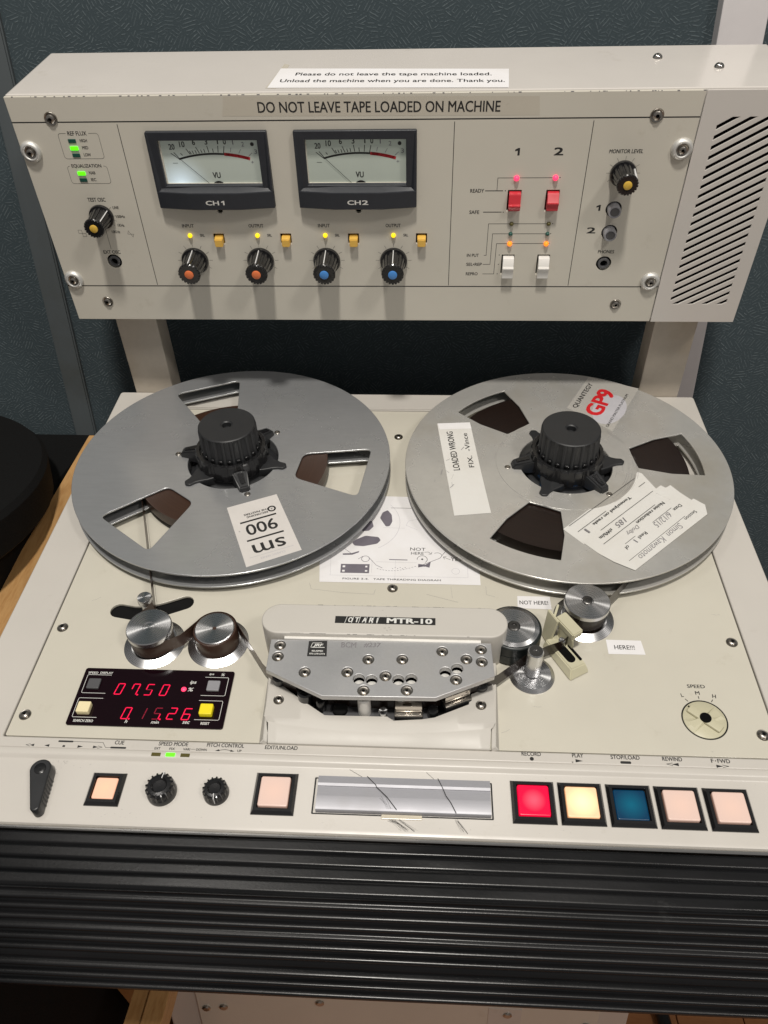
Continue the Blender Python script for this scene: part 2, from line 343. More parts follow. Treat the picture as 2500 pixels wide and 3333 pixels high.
class Ink:
    """collects flat print into one mesh"""
    def __init__(s, z=.06, split=False, hs=1.0): s.hs = hs; s.bm = bmesh.new(); s.z = z; s.split = split; s.base = s.bm; s.caps = []
    def cut(s, kind):
        if s.split: s.bm = bmesh.new(); s.caps.append(s.bm)
    def text(s, st, cx, cy, w, h, rot=0, bold=.012, shear=0, al='C', z=None):
        if st == '1' and w > 2.5:
            zz = s.z if z is None else z; c_, s_ = math.cos(rot), math.sin(rot)
            s.poly([(cx + x * w * c_ - y * h * s_, cy + x * w * s_ + y * h * c_) for x, y in ((-.05, -.5), (.32, -.5), (.32, .5), (.0, .5), (-.5, .28), (-.5, .05), (-.05, .16))], z=zz); return s
        s.cut('caption')
        if h < 3: h *= s.hs; bold = max(bold, .026) if s.hs > 1 else bold
        cu = bpy.data.curves.new('t', 'FONT'); cu.body = st; cu.offset = 0; cu.shear = shear; cu.resolution_u = 3
        o = bpy.data.objects.new('t', cu); me = bpy.data.meshes.new_from_object(o); bpy.data.objects.remove(o); bpy.data.curves.remove(cu)
        if not me.vertices: return s
        xs = [v.co.x for v in me.vertices]; ys = [v.co.y for v in me.vertices]
        x0, x1, y0, y1 = min(xs), max(xs), min(ys), max(ys)
        m = Matrix.Translation((cx, cy, s.z if z is None else z)) @ Matrix.Rotation(rot, 4, 'Z') @ Matrix.Diagonal((w / (x1 - x0), h / (y1 - y0), 1, 1)) @ Matrix.Translation((-(x0 + x1) / 2 if al == 'C' else -x0, -(y0 + y1) / 2, 0))
        k = max(0, bold) * h * .9
        if k > 0:
            c_, s_ = math.cos(rot), math.sin(rot)
            for i, (dx, dy) in enumerate(((-1, -.5), (1, .5), (-1, .5), (1, -.5))):
                m2 = Matrix.Translation((k * (dx * c_ - dy * s_), k * (dx * s_ + dy * c_), .006 * (i + 1))) @ m
                add_mesh(s.bm, me.copy(), m2)
        add_mesh(s.bm, me, m); return s
    def line(s, pts, w=.3, closed=False, z=None):
        s.bm = s.base
        z = s.z if z is None else z
        P = [Vector((p[0], p[1])) for p in pts]; 
        if closed: P.append(P[0])
        for a, b in zip(P, P[1:]):
            d = b - a
            if d.length < 1e-6: continue
            d.normalize(); n = Vector((-d.y, d.x)) * w / 2; e = d * w * .3
            v = [s.bm.verts.new((q.x, q.y, z)) for q in (a - n - e, b - n + e, b + n + e, a + n - e)]; s.bm.faces.new(v)
        return s
    def poly(s, pts, z=None):
        s.bm = s.base
        z = s.z if z is None else z
        me = curve_mesh([pts], z, z); add_mesh(s.bm, me); return s
    def done(s, name, mat, parent, mtx=DK, **k):
        for b in s.caps: obj('caption', b, mat, parent, mtx)
        return obj(name, s.base, mat, parent, mtx, **k) if s.base.faces else None

# ------------------------------------------------------------------ room
room = lambda: None
def gpt(x, y, z): return (x, y, z)      # room coordinates in mm (already level)
ROOM = []
def robj(name, mesh, mat, parent=None, smooth=None, loc=(0, 0, 0), **p):
    o = obj(name, mesh, mat, parent, Matrix.Translation(loc), smooth, **p); ROOM.append(o); return o
WY = 270
robj('wall', box(-1600, WY, -900, 1600, WY + 40, 1500), 'fabric', kind='structure')
bm = hexa([(-409, WY - 5, -300), (-386, WY - 5, -300), (-386, WY + 2, -300), (-409, WY + 2, -300), (-409, WY - 5, 900), (-386, WY - 5, 900), (-386, WY + 2, 900), (-409, WY + 2, 900)], bev=1.5)
for v in bm.verts: v.co.x += 28 - (v.co.z - 120) * .055 * (1 if v.co.z > 120 else .25) * 0 + (17 if v.co.z < 0 else -6) 
robj('wall_seam_strip', bm, 'fabric2', label='dusty grey vertical strip covering a seam of the fabric wall at the left', category='wall strip')
robj('wall_rail', box(256, WY - 14, -260, 294, WY + 2, 1300, bev=1), 'wallrail', label='pale vertical rail on the fabric wall behind the right end of the meter bridge', category='rail')
fl = robj('floor', box(-1600, -1600, -812, 1600, 600, -806), 'hole', kind='structure')
pk = box(0, 0, -806, 88, 1700, -800, bev=.8); pkm = bpy.data.meshes.new('plank'); pk.to_mesh(pkm); pk.free(); pkm.materials.append(M['floorwood'])
for i in range(16):
    robj('plank', pkm, None, fl, loc=(-700 + i * 89.5, -1300, 0))
# black case with a round cushion on it, left of the machine
cs = root('black_case', 'black cloth covered case standing against the wall left of the machine', 'case'); ROOM.append(cs)
bm = box(-1300, -500, -800, -345, WY - 3, -28, bev=4); robj('case_body', bm, 'black_cloth', cs)
bm = box(-1300, -504, -60, -341, -496, -30, bev=2); box(-349, -500, -62, -341, WY - 6, -34, bm, 2); robj('case_edge', bm, 'felt', cs)
cd = lathe([(0.1, -27), (178, -27), (183, -22), (184, 8), (180, 13), (100, 15), (.1, 15)], 64, True)
for v in cd.verts: v.co += Vector((-505, 60, 0))
robj('round_cushion', cd, 'black_cloth', smooth=40, label='round black cushion lying on the black case at the left', category='cushion')
# wooden side board
wb = root('wooden_side_table', 'oak board running along the left side of the tape machine', 'table')
obj('table_top', hexa([(-355, -330, -80), (-281.8, -330, -80), (-281.8, 214, -80), (-334, 214, -80), (-361, -330, -60), (-281.8, -330, -60), (-281.8, 214, -60), (-334, 214, -60)], bev=1.2), 'wood', wb)
obj('leg', box(-330, -160, -700, -296, -120, -80.2, bev=1), 'wood', wb)
lb = robj('wooden_beam', box(-255.5, -420, -530, -234.5, -40, -500, bev=1), 'wood', label='square oak beam below the armrest, nearest the lower cabinet', category='beam')
lb2 = robj('wooden_beam', box(-274, -420, -536, -256.5, -40, -505, bev=1), 'wood', label='darker oak beam outermost below the armrest at the left', category='beam')
for o in (lb, lb2): o['group'] = 'wooden beams below the armrest'
# cable on floor
cb = bmesh.new()
pts = [(370, -500, -790), (360, -100, -790), (352, 75, -790), (345, 200, -790)]
for a, b in zip(pts, pts[1:]):
    d = Vector(b) - Vector(a); r = bmesh.ops.create_cone(cb, segments=12, radius1=9, radius2=9, depth=d.length, cap_ends=True)
    bmesh.ops.transform(cb, matrix=Matrix.Translation((Vector(a) + Vector(b)) / 2) @ d.to_track_quat('Z', 'Y').to_matrix().to_4x4(), verts=r['verts'])
robj('floor_cable', cb, 'cable', smooth=40, label='thick black cable lying on the wooden floor right of the cabinet', category='cable')

# ------------------------------------------------------------------ the tape machine
TM = root('tape_machine', 'cream studio tape machine with meter bridge, head block and lit transport buttons', 'tape machine')
# lower cabinet (level with the room)
lc = obj('cabinet', box(-276, -15, -800, 263, 200, -90, bev=2), 'frame', TM)
ROOMCHILD = [lc]
def rchild(name, mesh, mat, parent, smooth=None, loc=(0, 0, 0)):
    o = obj(name, mesh, mat, parent, Matrix.Translation(loc), smooth); return o
rchild('cabinet_panel', box(-238, -18, -790, 229, -15.2, -130, bev=.8), 'panel', lc)
cc = lathe([(5, 0), (5, 1.6), (3.5, 2.6), (.1, 2.6)], 20); cc.transform(Matrix.Rotation(PI / 2, 4, 'X')); ccm = bpy.data.meshes.new('s'); cc.to_mesh(ccm); cc.free(); ccm.materials.append(M['steel'])
for (x, z) in ((-228, -640), (-207, -636), (-92, -618), (125, -625), (216, -640), (-232, -580)): rchild('cabinet_screw', ccm, None, lc, loc=(x, -18, z))
rchild('cabinet_slot', box(103, -18.6, -790, 141, -17.9, -612, bev=.2), 'frame', lc)

# body under the deck
obj('body', box(-280, -229, -88, 273, 204, -5, bev=2), 'frame', TM)
obj('deck_frame', curve_mesh([rrect(-281, -180.4, 274, 205, 3), rrect(-247.4, -173.1, 241.2, 179.6, 1.5)], -4.5, 1.0, .9), 'frame', TM, smooth=50)
# deck plate with the arm slot
slot = []
ctr = [(-203, -68.6), (-192, -70.6), (-180, -70), (-168, -65.6), (-155.5, -59.8)]
hw = 6.2
up_, dn_ = [], []
for i, c in enumerate(ctr):
    a = Vector(ctr[max(0, i - 1)]); b = Vector(ctr[min(len(ctr) - 1, i + 1)]); d = (b - a).normalized(); n = Vector((-d.y, d.x)) * hw
    up_.append((c[0] + n.x, c[1] + n.y)); dn_.append((c[0] - n.x, c[1] - n.y))
def angl(i, j): d = Vector(ctr[j]) - Vector(ctr[i]); return math.atan2(d.y, d.x)
slot = dn_[:] + arc(*ctr[-1], hw, angl(-2, -1) - PI / 2, angl(-2, -1) + PI / 2, 8)[1:-1] + up_[::-1] + arc(*ctr[0], hw, angl(0, 1) + PI / 2, angl(0, 1) + 1.5 * PI, 8)[1:-1]
SPK = (199.4, -146.4)
dp = curve_mesh([rrect(-246.5, -172.2, 240.3, 178.6, 1.2), slot, circ(SPK[0], SPK[1], 14.2, 64)], -2.2, 0, .25)
obj('deck_plate', dp, 'deck', TM, smooth=50)
obj('slot_felt', box(-216, -85, -4.2, -142, -48, -3.0), 'felt', TM)
obj('speed_well', box(183, -163, -4.2, 216, -130, -3.2), 'hole', TM)
# raised ridge at the back of the deck
rb = lathe([(.1, 0), (1, 0)], 3); rb.free()
obj('deck_ridge', box(-247, 179.9, .6, 241, 182.2, 2.0, bev=.6), 'frame', TM, smooth=50)

# front control strip (built as a profile swept along x)
def sweep(profile, xs, wob=None, close=True):
    bm = bmesh.new(); cols = []
    for x in xs:
        cols.append([bm.verts.new((x, p[0], p[1] + (wob(x, i) if wob else 0))) for i, p in enumerate(profile)])
    for a, b in zip(cols, cols[1:]):
        for i in range(len(profile) - 1): bm.faces.new((a[i], b[i], b[i + 1], a[i + 1]))
    if close: bm.faces.new(cols[0][::-1]); bm.faces.new(cols[-1])
    bmesh.ops.recalc_face_normals(bm, faces=bm.faces[:]); return bm
obj('control_strip', sweep([(-180.6, -6), (-180.6, .9), (-181.2, 1.0), (-184.0, .9), (-185.2, .4), (-186.4, -1.0), (-187.4, -1.5), (-225.3, -1.5), (-227.3, -2.2), (-228, -4), (-228, -9)], [-281 + 5 * i for i in range(112)]), 'frame', TM, smooth=35)
obj('front_trim', sweep([(-228.2, -10), (-228.2, -3.4), (-228.7, -2.9), (-229.6, -2.9), (-230.2, -3.6), (-230.2, -10)], [-430, 430]), 'trim', TM, smooth=35)
# armrest
def bumpy():
    out = []
    path = [(-230.6, -5.2), (-262.5, -7.5)]
    a = math.radians(57); q0 = path[-1]
    segs = []
    segs.append((path[0], path[1], 7.4))
    bendr = 4
    e1 = (q0[0] - math.cos(a) * 40, q0[1] - math.sin(a) * 40); segs.append((q0, e1, 6.5))
    e2 = (e1[0] - math.cos(a) * 3.2, e1[1] - math.sin(a) * 3.2); segs.append((e1, e2, 0))
    e3 = (e2[0] - math.cos(a) * 19.5, e2[1] - math.sin(a) * 19.5); segs.append((e2, e3, 6.3))
    for p, q, pitch in segs:
        d = Vector(q) - Vector(p); Ln = d.length; d.normalize(); n = Vector((-d.y, d.x)); n = -n if n.y < 0 else n
        cnt = max(2, int(Ln / .55))
        for i in range(cnt):
            s = Ln * i / cnt
            if pitch:
                ph = (s / pitch) % 1.0; x = abs(ph - .5) * 2         # 0 at crest
                if pitch > 7: h = 1.3 * (1 - max(0, (x - .62) / .38) ** 2) 
                else: h = 1.9 * math.sqrt(max(0, 1 - min(1, x / .52) ** 2)) 
            else: h = .2
            if 0 < pitch < 7: h *= 1.25
            pt = Vector(p) + d * s + n * h; out.append((pt.x, pt.y))
    x, y = out[-1]; out += [(x + 1, y - 3), (x + 8, y - 8), (x + 60, y - 10), (x + 60, -10), (-230.6, -9)]
    return out
prof = bumpy(); nb = len(prof)
xs = [-430 + 860 * i / 86 for i in range(87)]
random.seed(3); ph = [random.random() * 6 for _ in range(8)]
def wob(x, i):
    if i > nb - 6: return 0
    return .35 * math.sin(x * .011 + ph[0] + i * .01) + .18 * math.sin(x * .037 + ph[1] + i * .05) + (.5 * math.exp(-((x - 30) / 22) ** 2) * math.exp(-((i - 14) / 10) ** 2))
ar = root('armrest', 'black ribbed rubber armrest running along the whole front of the tape machine', 'armrest')
obj('ribbed_cover', sweep(prof, xs, wob), 'rubber', ar, smooth=60)
ARM = ar

# ------------------------------------------------------------------ screws
scr = lathe([(4.3, 0), (4.3, .35), (4.0, .75), (3.3, .55), (2.9, .5), (2.75, 1.35), (2.2, 1.8), (1.15, 1.95)], 28)
for f in scr.faces: f.material_index = 0
top = [f for f in scr.faces if abs(f.normal.z) > .99 and len(f.verts) > 10]
for f in top:
    r = bmesh.ops.inset_individual(scr, faces=[f], thickness=.15); 
    f.material_index = 1
    for v in f.verts: v.co.z -= .9
SCREW = bpy.data.meshes.new('screw'); scr.to_mesh(SCREW); scr.free(); SCREW.materials.append(M['steel']); SCREW.materials.append(M['hole'])
for p in SCREW.polygons: p.use_smooth = len(p.vertices) == 4
SCREW.set_sharp_from_angle(angle=math.radians(40))
def screw(x, y, frame, parent=None, z=0, s=1, name='screw'):
    return obj(name, SCREW, None, parent or TM, frame @ tr(x, y, z, random.random() * 6) @ Matrix.Diagonal((s, s, s, 1)))
for x, y in ((-4.8, 139.4), (-3.3, -42), (-239, -85.5), (-239.1, -157.1), (232.8, -84.8), (232.8, -156.4)): screw(x, y, DK, s=.93)

# ------------------------------------------------------------------ deck lettering
TI = Ink(.08 + 1.0, True, 1.33)
TI.text('CUE', -170.6, -175.5, 5.9, 2.0).text('SPEED MODE', -136.1, -175.3, 18.6, 2.0).text('PITCH CONTROL', -103, -175.2, 23.4, 2.0)
TI.text('EDIT/UNLOAD', -67.7, -175.6, 20.4, 1.95, bold=.02)
for s, x, w in (('EXT', -145.5, 3.6), ('FIX', -136.2, 3.4), ('VARI', -127, 4.3), ('DOWN', -117.6, 6.6), ('UP', -93.6, 2.5)): TI.text(s, x, -178.7, w, 1.2, bold=.03)
TI.line([(-124.3, -178.6), (-121.5, -178.6)], .2)
TI.line([(-107, -179.0), (-105, -178.4), (-102.8, -178.1), (-100.5, -178.4), (-98.5, -179)], .3).poly([(-109, -179.2), (-106, -179.3), (-106.6, -178)]).poly([(-96.6, -179.2), (-99.3, -179.5), (-99.2, -178.1)])
TI.poly(rrect(-210, -176.4, -200.3, -175.2, .55)).poly(rrect(-175.5, -179.7, -165.4, -178.5, .55)).line([(-200.3, -175.7), (-181.1, -175.8), (-178.6, -179.2), (-175.5, -179.2)], .25)
TI.poly([(-227.3, -179), (-224.6, -178.1), (-224.6, -179.9)]).line([(-227.2, -178.2), (-229.8, -179), (-227.2, -179.8)], .25).poly([(-218, -179), (-214.8, -178.1), (-214.8, -179.9)])
TI.poly(rrect(-206.2, -179.7, -204.6, -178.5)).poly([(-193, -179.1), (-196.5, -178.2), (-196.5, -180)]).poly([(-183.2, -179.1), (-186.6, -178.2), (-186.6, -180)]).line([(-183.6, -178.3), (-180.7, -179.1), (-183.6, -179.9)], .25)
TI.text('RECORD', 87.3, -174.6, 11.7, 2.0, bold=.02).text('PLAY', 115.6, -174.7, 6.7, 2.0, bold=.02).text('STOP/LOAD', 144.3, -175, 17.4, 2.0, bold=.02).text('REWIND', 172.6, -175.2, 11.8, 2.0, bold=.02).text('F', 196.6, -175.5, 1.5, 2.0).text('FWD', 203.4, -175.5, 7.4, 2.0).poly(circ(198.5, -175.5, .4, 10))
TI.poly(circ(87.4, -177.9, 1.25, 20)).poly([(118.4, -178.3), (113.9, -177.2), (113.9, -179.4)]).poly(rrect(140.9, -179.3, 147.4, -177.6, .7))
TI.poly([(171.6, -178.7), (175.8, -177.7), (175.8, -179.8)]).line([(172.2, -177.8), (168.6, -178.6), (172.2, -179.6)], .3).poly([(202.3, -179.0), (198.2, -178), (198.2, -180)]).line([(202, -178.1), (205.6, -178.9), (202, -179.8)], .3)
TI.done('printed_symbols', 'ink', TM, kind='stuff')
DI = Ink(.06, True, 1.2)
DI.text('SPEED', 199.8, -121.4, 11.4, 2.2, bold=.01).text('L', 189.3, -128.5, 1.5, 2.2, rot=.15, bold=.03).text('M', 199.5, -126.5, 2.7, 2.2, bold=.03).text('H', 209.7, -128.7, 2.2, 2.3, bold=.03, rot=-.15)
DI.line([(190.6, -131.3), (192.0, -133.0)], .5).line([(199.5, -129.1), (199.5, -130.8)], .5).line([(208.1, -131.4), (207.0, -133.0)], .5)
DI.done('printed_symbols', 'ink', TM, kind='stuff')
EN = Ink(.05)
random.seed(11)
for x, y, a, l in ((-79.5, -168, 2.0, 1.6), (70, -160, .3, 6), (198, -169, .1, 1.2), (92, -140, -.2, 5), (-20, -60, -.35, 30), (30, -62, -.3, 14), (60, -150, 1, 2), (-226, -60, .4, 7), (225, -60, -.2, 6), (-190, -62, .15, 10)):
    EN.line([(x, y), (x + l * .5 * math.cos(a), y + l * .5 * math.sin(a)), (x + l * math.cos(a + .15), y + l * math.sin(a + .15))], .12)
EN.done('scratch', 'pencil', TM, kind='stuff')

GR = Ink(-1.44); random.seed(31)
for i in range(70):
    if i < 34: x, y = random.gauss(-204, 5), random.gauss(-190, 3.2)
    elif i < 48: x, y = random.gauss(-160, 8), random.gauss(-220, 2.4)
    else: x, y = random.uniform(-230, 230), random.choice((random.uniform(-190.5, -188.5), random.uniform(-224, -220)))
    y = max(-224.5, min(-188, y)); l = random.uniform(.15, 1.2); a = random.uniform(0, 3.1)
    GR.line([(x, y), (x + l * math.cos(a), max(-224.8, min(-187.6, y + l * math.sin(a) * .5)))], random.uniform(.04, .16))
GR.done('grime_speck', 'pencil', TM, kind='stuff')

# ------------------------------------------------------------------ three mode lamps
for x, m in ((-145.4, 'led_off2'), (-136.3, 'led_green'), (-127, 'led_off2')):
    obj('indicator_lamp', box(x - 2.9, -184.0, .3, x + 2.9, -181.6, 1.5 if m == 'led_green' else 1.25, bev=.25), m, TM)

# ------------------------------------------------------------------ illuminated push buttons
def pushbutton(x0, x1, y0, y1, mat, cap_in, pal='push_button', high=2.6):
    cx, cy = (x0 + x1) / 2, (y0 + y1) / 2; w, h = (x1 - x0) / 2, (y1 - y0) / 2
    b = bmesh.new(); zt = 1.6; iw = w - 3.2; ih = h - 3.2
    lv = [(w, h, -1.4), (w, h, -.6), (w - 1.4, h - 1.4, zt), (iw, ih, zt), (iw, ih, -1.3)]
    rings = [[b.verts.new((sx * a, sy * c, z)) for sx, sy in ((-1, -1), (1, -1), (1, 1), (-1, 1))] for a, c, z in lv]
    for p, q in zip(rings, rings[1:]):
        for i in range(4): b.faces.new((p[i], p[(i + 1) % 4], q[(i + 1) % 4], q[i]))
    b.faces.new(rings[-1]); bmesh.ops.recalc_face_normals(b, faces=b.faces[:])
    f = obj(pal, b, 'black', TM, tr(cx, cy))
    cwx, cwy = iw - cap_in, ih - cap_in
    me = curve_mesh([rrect(-cwx, -cwy, cwx, cwy, 1.3)], -1.2, high, .8, 3); obj('button_cap', me, mat, f, smooth=60); return f
pushbutton(-181.2, -160.4, -216.3, -195.3, 'lit_peach', .5, high=.9)
pushbutton(-80.4, -54.9, -218.2, -191.9, 'lit_pale', .6, high=2.8)
pushbutton(73.2, 99.0, -218.1, -191.8, 'lit_red', .45, high=2.0)
pushbutton(101.3, 127.2, -218.1, -191.9, 'lit_warm', .45, high=2.0)
pushbutton(129.7, 155.8, -218.2, -192.1, 'lit_blue', .5, high=.7)
pushbutton(158.0, 184.0, -218.4, -192.3, 'lit_pale', .6, high=3.0)
pushbutton(186.5, 212.6, -218.6, -192.5, 'lit_pale', .6, high=3.0)

# small ribbed knobs and the cue lever
def ctrl_knob(x, y, r, h, pointer):
    nf = 16
    def fl(rr, z, a): return rr * (1 + (.13 if (rr > r * .8 and h * .45 < z < h * .95 and math.cos(a * nf) > .25) else 0))
    k = lathe([(r * 1.0, 0), (r, h * .25), (r * .93, h * .42), (r * .88, h * .5), (r * .84, h * .9), (r * .76, h), (r * .55, h * 1.02), (r * .42, h * .86), (.05, h * .84)], 128, False, fl)
    o = obj('rotary_knob', k, 'black', TM, tr(x, y, -1.5), smooth=35)
    if pointer is not None:
        obj('pointer', box(-.22, -r * .99, h * .3, .22, -r * .5, h * 1.03, bev=.05), 'dot_white', o, Matrix.Rotation(pointer, 4, 'Z'))
ctrl_knob(-136, -206.3, 8.9, 9.5, 3.0); ctrl_knob(-103, -205.9, 7.7, 8, .12)
a0, b0 = (-211.4, -198.2), (-206.0, -221.8)
def capsule(a, ra, b, rb, n=20, side=0, depth=0):
    a, b = Vector(a), Vector(b); d = (b - a); an = math.atan2(d.y, d.x)
    pts = arc(a.x, a.y, ra, an + PI / 2, an + 1.5 * PI, n) + arc(b.x, b.y, rb, an - PI / 2, an + PI / 2, n)
    return pts
lv = obj('cue_lever', prism(capsule(a0, 6.4, b0, 2.9), 0, 9, 1.0), 'black2', TM, tr(0, 0, -1.3), smooth=50)
d = (Vector(b0) - Vector(a0)); nn = Vector((-d.y, d.x)).normalized()
for i in range(7):
    t = .22 + i * .105; c = Vector(a0) + d * t; rr = 6.4 + (2.9 - 6.4) * t
    for sg in (1, -1):
        p = c + nn * sg * (rr - .5); k = lathe([(.9, 1), (.9, 7.0), (.3, 8.3)], 10)
        obj('grip_rib', k, 'black2', lv, tr(p.x, p.y, 0))
obj('pivot_cap', lathe([(3.6, 9.0), (3.6, 9.25), (3.1, 9.5), (.1, 9.1)], 24), 'black', lv, tr(*a0), smooth=40)

# splicing block
sb = obj('splice_recess', curve_mesh([rrect(-44.6, -216.4, 62.4, -193.4, .6), rrect(-43.7, -215.7, 61.5, -194.1, .3)], -1.6, -1.3), 'line', TM)
prs = [(-215.4, -1.6), (-215.4, 1.6), (-215.0, 2.3), (-213.6, 2.9), (-207.0, 3.2), (-206.8, 2.6), (-200.9, 2.5), (-200.7, 3.1), (-199.2, 3.7), (-194.6, 3.3), (-194.4, 2.6), (-194.4, -1.6)]
BLK = obj('splicing_block', sweep(prs, [-42.0, -41.6, 60.4, 60.8]), 'splice', TM, smooth=25)
obj('clear_tab', box(-3.2, -218.2, -1.5, 20.6, -215.5, -.6, bev=.3), 'tab', TM)
CT = Ink(3.85)
CT.line([(-12.6, -194.4), (-7.2, -199.7), (-6.6, -201), (-.2, -207), (5.6, -214.4)], .45); CT.done('blade_slot', 'line', BLK); CT = Ink(3.85); CT.line([(29.8, -194.4), (32.6, -200.2), (34.5, -205), (37.2, -209), (40.3, -215.3)], .45)
CT.done('blade_slot', 'line', BLK)
SC = Ink(-1.4 + .05); random.seed(5)
SC.line([(-24, -187.6), (-12.8, -194)], .22).line([(23, -187.9), (29.6, -194)], .2)
for i in range(30):
    x0 = random.uniform(.5, 7); t = random.uniform(6, 10); SC.line([(x0, -217 - (0 if x0 > 3 else 1.3) + random.uniform(-1, .6)), (x0 + t * .55, -220.6), (x0 + t + random.uniform(-1, 2), -224.8 + random.uniform(-.3, 1.4))], random.uniform(.03, .06))
for i in range(12):
    x0 = random.uniform(39.5, 42); SC.line([(x0, -217 + random.uniform(-.8, .6)), (x0 + random.uniform(3, 6.5), -224.6 + random.uniform(-.3, 1.6))], random.uniform(.03, .06))
SC.line([(7, -218), (16.3, -224.9)], .25).line([(41.6, -218), (46.9, -225)], .25)
for i in range(7):
    SC.line([(-3 + random.uniform(-2, 2), -208 + random.uniform(-2, 2)), (2 + random.uniform(-2, 2), -214.2)], .04, z=3.6)
SC.done('knife_scratches', 'ink', TM, kind='stuff')

# ------------------------------------------------------------------ tape speed and counter display
dsp = obj('display_panel', prism(rrect(-209.9, -163.9, -107.2, -120.0, 1.6), 0, 1.3, .3), 'display', TM, smooth=40)
DT = Ink(1.38, True, 1.08)
DT.text('SPEED', -203.8, -124.0, 6.7, 1.5, bold=.03).text('DISPLAY', -194.6, -123.9, 8.6, 1.5, bold=.03).text('ips', -122.5, -122.9, 3.2, 1.7, shear=.2).text('%', -114.8, -123.0, 2.4, 1.8, shear=.2)
DT.text('ips', -133.6, -129.9, 4.2, 2.8, shear=.25, bold=.02).text('%', -134.2, -135.3, 3.6, 2.6, shear=.2).text('h', -170.7, -160.4, 1.6, 2.2, shear=.2, bold=.02).text('min', -151.8, -160.5, 5, 1.9, shear=.2, bold=.02).text('sec', -131.6, -160.1, 4.6, 1.7, shear=.2, bold=.02)
DT.text('RESET', -119.2, -160.4, 5.6, 1.7, bold=.03).text('SEARCH ZERO', -198.9, -160.9, 13, 1.7, bold=.03)
for l in ([(-190.7, -125.6), (-206.4, -125.6), (-207, -126.2), (-207, -139.4), (-206.4, -140), (-190.8, -140)], [(-191, -143.9), (-206.6, -143.9), (-207.2, -144.5), (-207.2, -157.7), (-206.6, -158.3), (-191, -158.3)],
          [(-126.3, -125.3), (-111, -125.3), (-110.4, -125.9), (-110.4, -139.0), (-111, -139.6), (-126.4, -139.6)], [(-126.7, -143.5), (-111.4, -143.5), (-110.8, -144.1), (-110.8, -157.2), (-111.4, -157.8), (-126.8, -157.8)]): DT.line(l, .32)
DT.done('printed_symbols', 'white_ink', dsp, kind='stuff')
for x, y, m, hh in ((-200.2, -133.4, 'grey_btn', 2.0), (-119.2, -132.7, 'clear_grey', 2.0), (-200.4, -152.6, 'btn_cream', 4.0), (-119.8, -151.8, 'btn_yellow', 4.0)):
    obj('display_button', prism(rrect(-4.2, -3.9, 4.2, 3.9, .8), 0, hh, .5), m, dsp, tr(x, y, 1.2), smooth=50)
SEG = {'0': 'abcdef', '1': 'bc', '2': 'abged', '5': 'afgcd', '6': 'afgedc', '7': 'abc', '7f': 'fabc'}
def digit(ch, cx, cy, w, h, dim=(), dot=False, half=None):
    k = .18; on = Ink(1.40); of = Ink(1.39); g = .35
    def P(x, y): return (cx + x * w / 2 + y * h / 2 * k, cy + y * h / 2)
    seg = {'a': ((-1, 1), (1, 1)), 'b': ((1, 1), (1, 0)), 'c': ((1, 0), (1, -1)), 'd': ((-1, -1), (1, -1)), 'e': ((-1, 0), (-1, -1)), 'f': ((-1, 1), (-1, 0)), 'g': ((-1, 0), (1, 0))}
    for s in SEG[ch]:
        a, b = Vector(P(*seg[s][0])), Vector(P(*seg[s][1])); d = (b - a).normalized() * g
        (of if s in dim else on).line([tuple(a + d), tuple(b - d)], .72)
    if dot: on.poly(circ(cx + w * .62, cy - h / 2, .65, 12))
    if on.bm.faces: on.done('display_digit', 'digit', dsp)
    else: on.bm.free()
    if of.bm.faces: of.done('display_digit', 'digit_dim', dsp)
    else: of.bm.free()
for ch, x, dot in (('0', -182.0, False), ('7f', -171.6, True), ('5', -161.9, False), ('0', -151.6, False)): digit(ch, x, -136.3, 4.2, 8.2, dot=dot, dim='g')
digit('0', -172.2, -154.5, 4.2, 8.2, dot=True); digit('1', -162.2, -154.4, 4.2, 8.2, dim='bc'); digit('5', -151.9, -154.2, 4.2, 8.2, dim='afgd', dot=True)
digit('2', -142.3, -153.9, 4.4, 8.2); digit('6', -132.5, -154, 4.6, 8.2)
obj('display_lamp', lathe([(1.75, 0), (1.75, .5), (1.2, 1.1), (.1, 1.3)], 20), 'led_red', dsp, tr(-138.8, -135.3, 1.2), smooth=60)

# ------------------------------------------------------------------ speed selector
sk = lathe([(13.4, -3), (13.4, .1), (13.0, .4), (.1, .4)], 64)
SPD = obj('speed_selector', sk, 'beige', TM, tr(*SPK), smooth=40)
for a in (math.radians(25), math.radians(205)):
    pts = [(2.5, -2.8), (12.2, -5.2), (12.9, 0), (12.2, 5.2), (2.5, 2.8)]
    b = bmesh.new(); lo = [b.verts.new((p[0], p[1], .42)) for p in pts]; hi = [b.verts.new((p[0] * .82 + .4, p[1] * .45, 2.3 if i in (0, 4) else 1.2)) for i, p in enumerate(pts)]
    for i in range(5): b.faces.new((lo[i], lo[(i + 1) % 5], hi[(i + 1) % 5], hi[i]))
    b.faces.new(hi); bmesh.ops.recalc_face_normals(b, faces=b.faces[:])
    obj('grip', b, 'beige', SPD, Matrix.Rotation(a, 4, 'Z'))
obj('grip_bar', box(-11.5, -3.2, .2, 11.5, 3.2, 2.4, bev=1.2), 'beige', SPD, Matrix.Rotation(math.radians(-42), 4, 'Z'), smooth=50)
obj('centre_plug', lathe([(3.6, 2.3), (3.6, 2.75), (3.2, 2.9), (.1, 2.5)], 28), 'hole', SPD, smooth=40)
obj('pointer', box(-.35, 6.0, .35, .35, 12.6, 1.3), 'line', SPD, Matrix.Rotation(math.radians(42), 4, 'Z'))
obj('selector_rim', curve_mesh([circ(0, 0, 14.3, 64), circ(0, 0, 13.7, 64)], -.9, .08), 'line', SPD)

